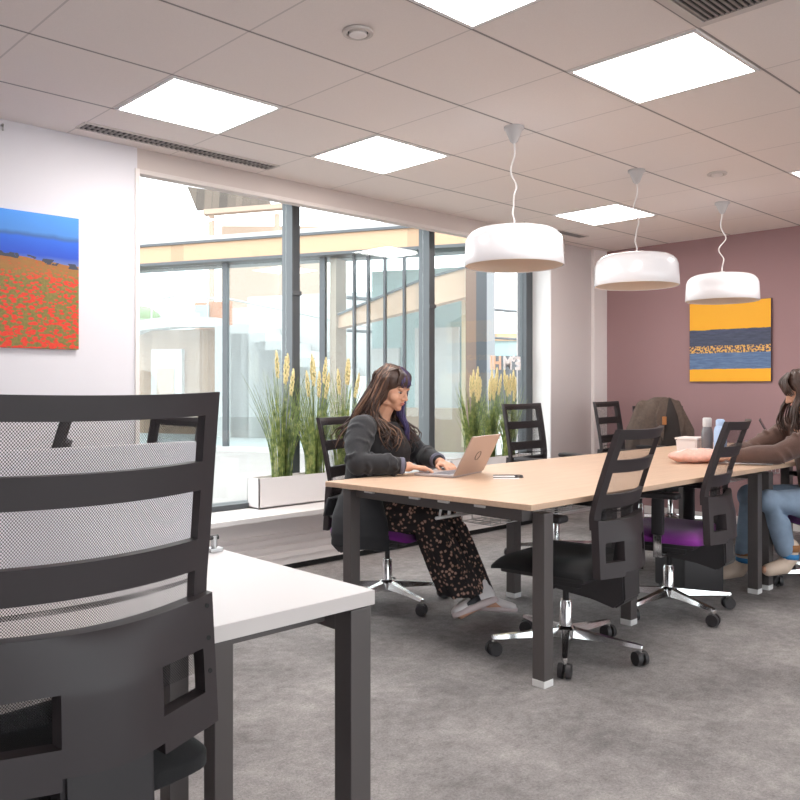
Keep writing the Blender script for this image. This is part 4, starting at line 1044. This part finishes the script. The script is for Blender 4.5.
for s_ in (1, -1):
    h_, k_, a_ = [Vector(p) for p in LEG[s_]]; capsules(b, [h_, h_.lerp(k_, .5), k_, k_.lerp(a_, .4)+Vector((0, -.012, 0)), k_.lerp(a_, .82)], [.10, .09, .074, .066, .056], 16)
link('jeans', remeshed(b, 'jeans', .0085, 3), M['jeans'], w2)
for s_ in (1, -1):
    a = Vector(LEG[s_][2]); b = new_bm()
    capsules(b, [a + Vector((0, -.012, .07)), a + Vector((0, -.005, 0)), a + Vector((0, .03, -.045)), a + Vector((-.02, .13, -.062))], [.05, .047, .048, .038], 14)
    for v in b.verts: v.co.z = max(v.co.z, a.z-.098)
    sh = link('boot', remeshed(b, 'boot', .006, 3), M['boot_cream'], w2)
    b = new_bm(); tube(b, [a + Vector((0, -.01, .045)), a + Vector((0, -.012, .085))], [.053, .056], 16); obj('boot_collar', b, M['boot_tan'], sh, True)
    b = new_bm(); tube(b, [a + Vector((0, -.008, .0)), a + Vector((0, -.01, .03))], [.0515, .0525], 16); obj('boot_strap', b, M['boot_blue'], sh, True)
rnd = random.Random(4); b = new_bm()
for c, r in (((0, -.022, .045), (.090, .100, .090)), ((0, -.060, -.01), (.080, .060, .10)), ((.064, -.02, -.02), (.028, .065, .09)), ((-.066, -.02, -.02), (.028, .065, .09))): ball(b, HL(c), r, Hm.to_3x3(), 20, 14)
hair = link('hair', remeshed(b, 'hair', .008, 2), M['hair'], w2)
b = new_bm()
for k in range(110):
    s_ = -1 if k % 3 else 1; a = rnd.uniform(-1, 1.15)
    sp = (s_*.092*math.cos(a*.75), -.02+.085*math.sin(a), .0)
    e_ = HL(sp)
    strand(b, [HL((s_*.02, -.02, .13)), HL((sp[0]*.95, sp[1], .075)), HL(sp), e_ + Vector((s_*.015, .01+.03*a, -.09)), e_ + Vector((s_*.02+rnd.uniform(-.02, .02), .0+.05*a, -.17)), e_ + Vector((s_*.02+rnd.uniform(-.03, .03), -.02+.06*a, rnd.uniform(-.26, -.2)))], rnd.uniform(.006, .009), .018, rnd)
for k in range(14):
    x = -.05+.1*k/13; strand(b, [HL((x*.3, .02, .13)), HL((x, .075, .10)), HL((x*1.2-.01, .098-abs(x)*.3, .05)), HL((x*1.3-.02, .10-abs(x)*.3, .01))], .008, .006, rnd)
obj('hair_strands', b, M['hair'], hair, True)

# ------------------------------------------------------------------ outside the window
b = new_bm(); box(b, -6, 40, 4.90, 40, .25, .395); o = obj('courtyard_ground', b, M['paving']); o['kind'] = 'structure'
b = new_bm(); box(b, -16, 40, -16, -2.85, -.3, -.1); box(b, -16, -2.45, -2.85, 4.9, -.3, -.1); o = obj('terrace_ground', b, M['paving']); o['kind'] = 'structure'
FA = thing('glass_pavilion', 'glazed building with orange timber fascia across the courtyard', 'building', (5.93, 8.165, .395), R(-64.3))
# local x along the facade to the right, y away from us, z above the paving
def fb(name, m, *boxes, parent=FA, bev=0):
    q = new_bm()
    for a in boxes: box(q, *a, bev)
    return obj(name, q, m, parent)
z_ = lambda z: z-.395
fb('fascia', M['beam_wood'], (-6.5, 2.54, -.14, .4, z_(2.79), z_(3.0)))
fb('fascia_capping', M['frame_grey'], (-6.5, 2.55, -.17, .4, z_(3.0), z_(3.03)), (-6.5, 2.55, -.15, .4, z_(2.755), z_(2.79)))
fb('roof_edge', M['ext_white'], (-6.5, 2.54, -.12, 1.0, z_(3.03), z_(3.09)))
fb('facade_glass', M['fglass'], (-6.4, 2.35, .0, .015, 0.05, z_(2.75)))
for x, wd in ((-5.2, .06), (-3.6, .06), (-2.32, .06), (-.91, .065), (.44, .07), (.87, .025), (1.05, .025), (1.26, .025), (1.50, .025)):
    fb('facade_mullion', M['frame_grey'], (x, x+wd, -.03, .03, 0, z_(2.76)))
fb('facade_sill', M['ext_white'], (-6.4, 2.4, -.08, .08, 0, .06))
fb('corner_column', M['column'], (2.28, 2.40, -.12, .25, 0, z_(2.76)))
fb('column_cladding', M['frame_grey'], (2.40, 2.52, -.12, .25, 0, z_(2.76)))
fb('pillar', M['ext_tan'], (.54, .62, .05, .35, 0, z_(2.75)))
# interior of the pavilion
fb('rear_wall', M['ext_grey'], (-6.4, 0.45, 5.2, 5.3, 0, z_(2.76)))
fb('interior_floor', M['ext_grey'], (-6.4, 3.0, .1, 5.2, -.05, 0.03))
fb('timber_wall', M['wood_boards'], (-5.4, -2.5, 2.5, 2.62, 0.03, z_(2.14)))
fb('poster_board', M['ext_white'], (-3.86, -3.26, 2.42, 2.5, .3, z_(1.82)))
fb('poster_print', M['ext_tan'], (-3.74, -3.40, 2.405, 2.42, .5, z_(1.5)))
q = new_bm(); prism(q, [(-5.4, 1.70), (-4.6, 1.73), (-3.9, 1.90), (-3.3, 1.96), (-2.5, 1.90), (-2.5, 1.75), (-3.3, 1.78), (-3.9, 1.74), (-4.6, 1.55), (-5.4, 1.5)], 'y', 2.25, 2.6); obj('balcony_band', q, M['ext_white'], FA)
q = new_bm()
for k in range(8): tube(q, [(-5.2+.36*k, 2.3, 1.75), (-5.2+.36*k, 2.3, 2.2)], .012, 6)
tube(q, [(-5.3, 2.3, 1.98), (-4.2, 2.3, 2.15), (-3.3, 2.3, 2.28), (-2.5, 2.3, 2.2)], .02, 6); obj('balcony_rail', q, M['ext_white'], FA)
fb('brick_panel', M['brick'], (-4.1, -3.35, 4.0, 4.1, z_(2.0), z_(2.76)))
fb('upper_window', M['ext_teal'], (-4.05, -3.78, 3.95, 4.0, z_(2.35), z_(2.7)))
q = new_bm(); ball(q, (-5.0, 3.6, 1.95), (.45, .3, .35)); obj('indoor_shrub', q, M['greenery'], FA, True)
q = new_bm()
for k in range(7): box(q, -2.35+.28*k, -2.05+.28*k+.3, 2.0, 3.0, 0.03, 1.75-.13*k)
obj('stair', q, M['ext_white'], FA)
fb('stair_wall', M['ext_white'], (-2.4, .45, 3.05, 3.15, 0.03, z_(2.7)))
q = new_bm(); tube(q, [(-2.3, 1.95, 2.2), (-.2, 1.95, 1.75), (.5, 1.95, 1.62)], .018, 6); obj('stair_rail', q, M['ext_white'], FA)
q = new_bm(); prism(q, [(.62, z_(1.91)), (1.70, z_(2.12)), (2.30, z_(2.245)), (2.30, z_(2.57)), (1.70, z_(2.44)), (.62, z_(2.06))], 'y', .12, .30); obj('ramp_band', q, M['ramp_wood'], FA)
q = new_bm(); prism(q, [(.62, z_(2.06)), (1.70, z_(2.44)), (2.30, z_(2.57)), (2.30, z_(2.595)), (1.70, z_(2.465)), (.62, z_(2.085))], 'y', .09, .31); obj('ramp_capping', q, M['frame_grey'], FA)
fb('teal_panels', M['ext_teal'], (.70, 2.26, .98, 1.03, .1, z_(2.7)))
fb('pale_panels', M['ext_white'], (.66, 1.1, .9, .95, .3, 1.3), (1.32, 1.9, .9, .95, .35, 1.55))
fb('curtain', M['curtain'], (2.08, 2.17, .4, .46, .1, 1.85))
fb('low_wall', M['ext_tan'], (.64, 2.2, .5, .7, 0.03, .55))
PG = thing('timber_pergola', 'slatted timber roof on posts above the white roofline', 'pergola', (8.62, 15.35, 3.0), R(-43))
q = new_bm(); prism(q, [(-.05, 2.38), (1.66, 2.10), (1.72, 1.98), (.18, 1.86)], 'y', -.05, .05)
for v in q.verts: v.co.y = v.co.y + (2.4-v.co.z)*-.25 + .12
obj('slatted_roof', q, M['lattice'], PG)
q = new_bm(); prism(q, [(.33, 1.76), (2.05, 1.90), (2.05, 2.0), (.33, 1.86)], 'y', -.12, .1); obj('eaves_beam', q, M['ext_tan'], PG)
for x in (.42, 1.78): 
    q = new_bm(); box(q, x, x+.1, -.02, .08, -2.6, 1.8); obj('post', q, M['ext_tan'], PG)
q = new_bm(); box(q, .5, 2.8, .9, 1.1, -2.6, 1.72); obj('rear_wall', q, M['ext_tan'], PG)
FB = thing('distant_building', 'distant building with orange band and teal windows beyond the right pane', 'building', (18.5, 15.5, .395), R(-43.8))
fb('orange_band', M['beam_wood'], (-2, 3, 0, 3, 2.15, 2.36), parent=FB); fb('teal_windows', M['ext_teal'], (-2, 3, .1, 3, 1.7, 2.15), parent=FB); fb('lower_wall', M['frame_grey'], (-2, 3, 0, 3, 0, 1.7), parent=FB)
q = new_bm(); tube(q, [(8, 9.5, 2.55), (14, 9.5, 2.62)], .03, 6); o = obj('overhead_cable', q, M['frame_grey'], None, True); tag(o, 'upper dark cable strung across the sky outside the right pane', 'cable')
q = new_bm(); tube(q, [(8, 9.5, 2.05), (14, 9.5, 2.10)], .025, 6); o = obj('overhead_cable', q, M['frame_grey'], None, True); tag(o, 'lower dark cable strung across the sky outside the right pane', 'cable')

# ------------------------------------------------------------------ light
wd = bpy.data.worlds.new('World'); S.world = wd; wd.use_nodes = True
bg = wd.node_tree.nodes['Background']; bg.inputs['Color'].default_value = (0.93, 0.965, 1.0, 1); bg.inputs['Strength'].default_value = 3.2

# ------------------------------------------------------------------ camera
cam = bpy.data.cameras.new('camera'); co = bpy.data.objects.new('camera', cam); C.objects.link(co)
co.location = (0, 0, 1.21); co.rotation_euler = (R(90), 0, .8069 - PI/2)
cam.sensor_width = 36; cam.lens = 820.3/800*36; cam.shift_y = -13.8/800; cam.clip_start = .05; cam.clip_end = 200
S.camera = co
S.view_settings.view_transform = 'Standard'; S.view_settings.look = 'None'; S.view_settings.gamma = 1; S.view_settings.exposure = 0.5
S.cycles.max_bounces = 10; S.cycles.diffuse_bounces = 5; S.cycles.transparent_max_bounces = 24; S.cycles.sample_clamp_indirect = 6
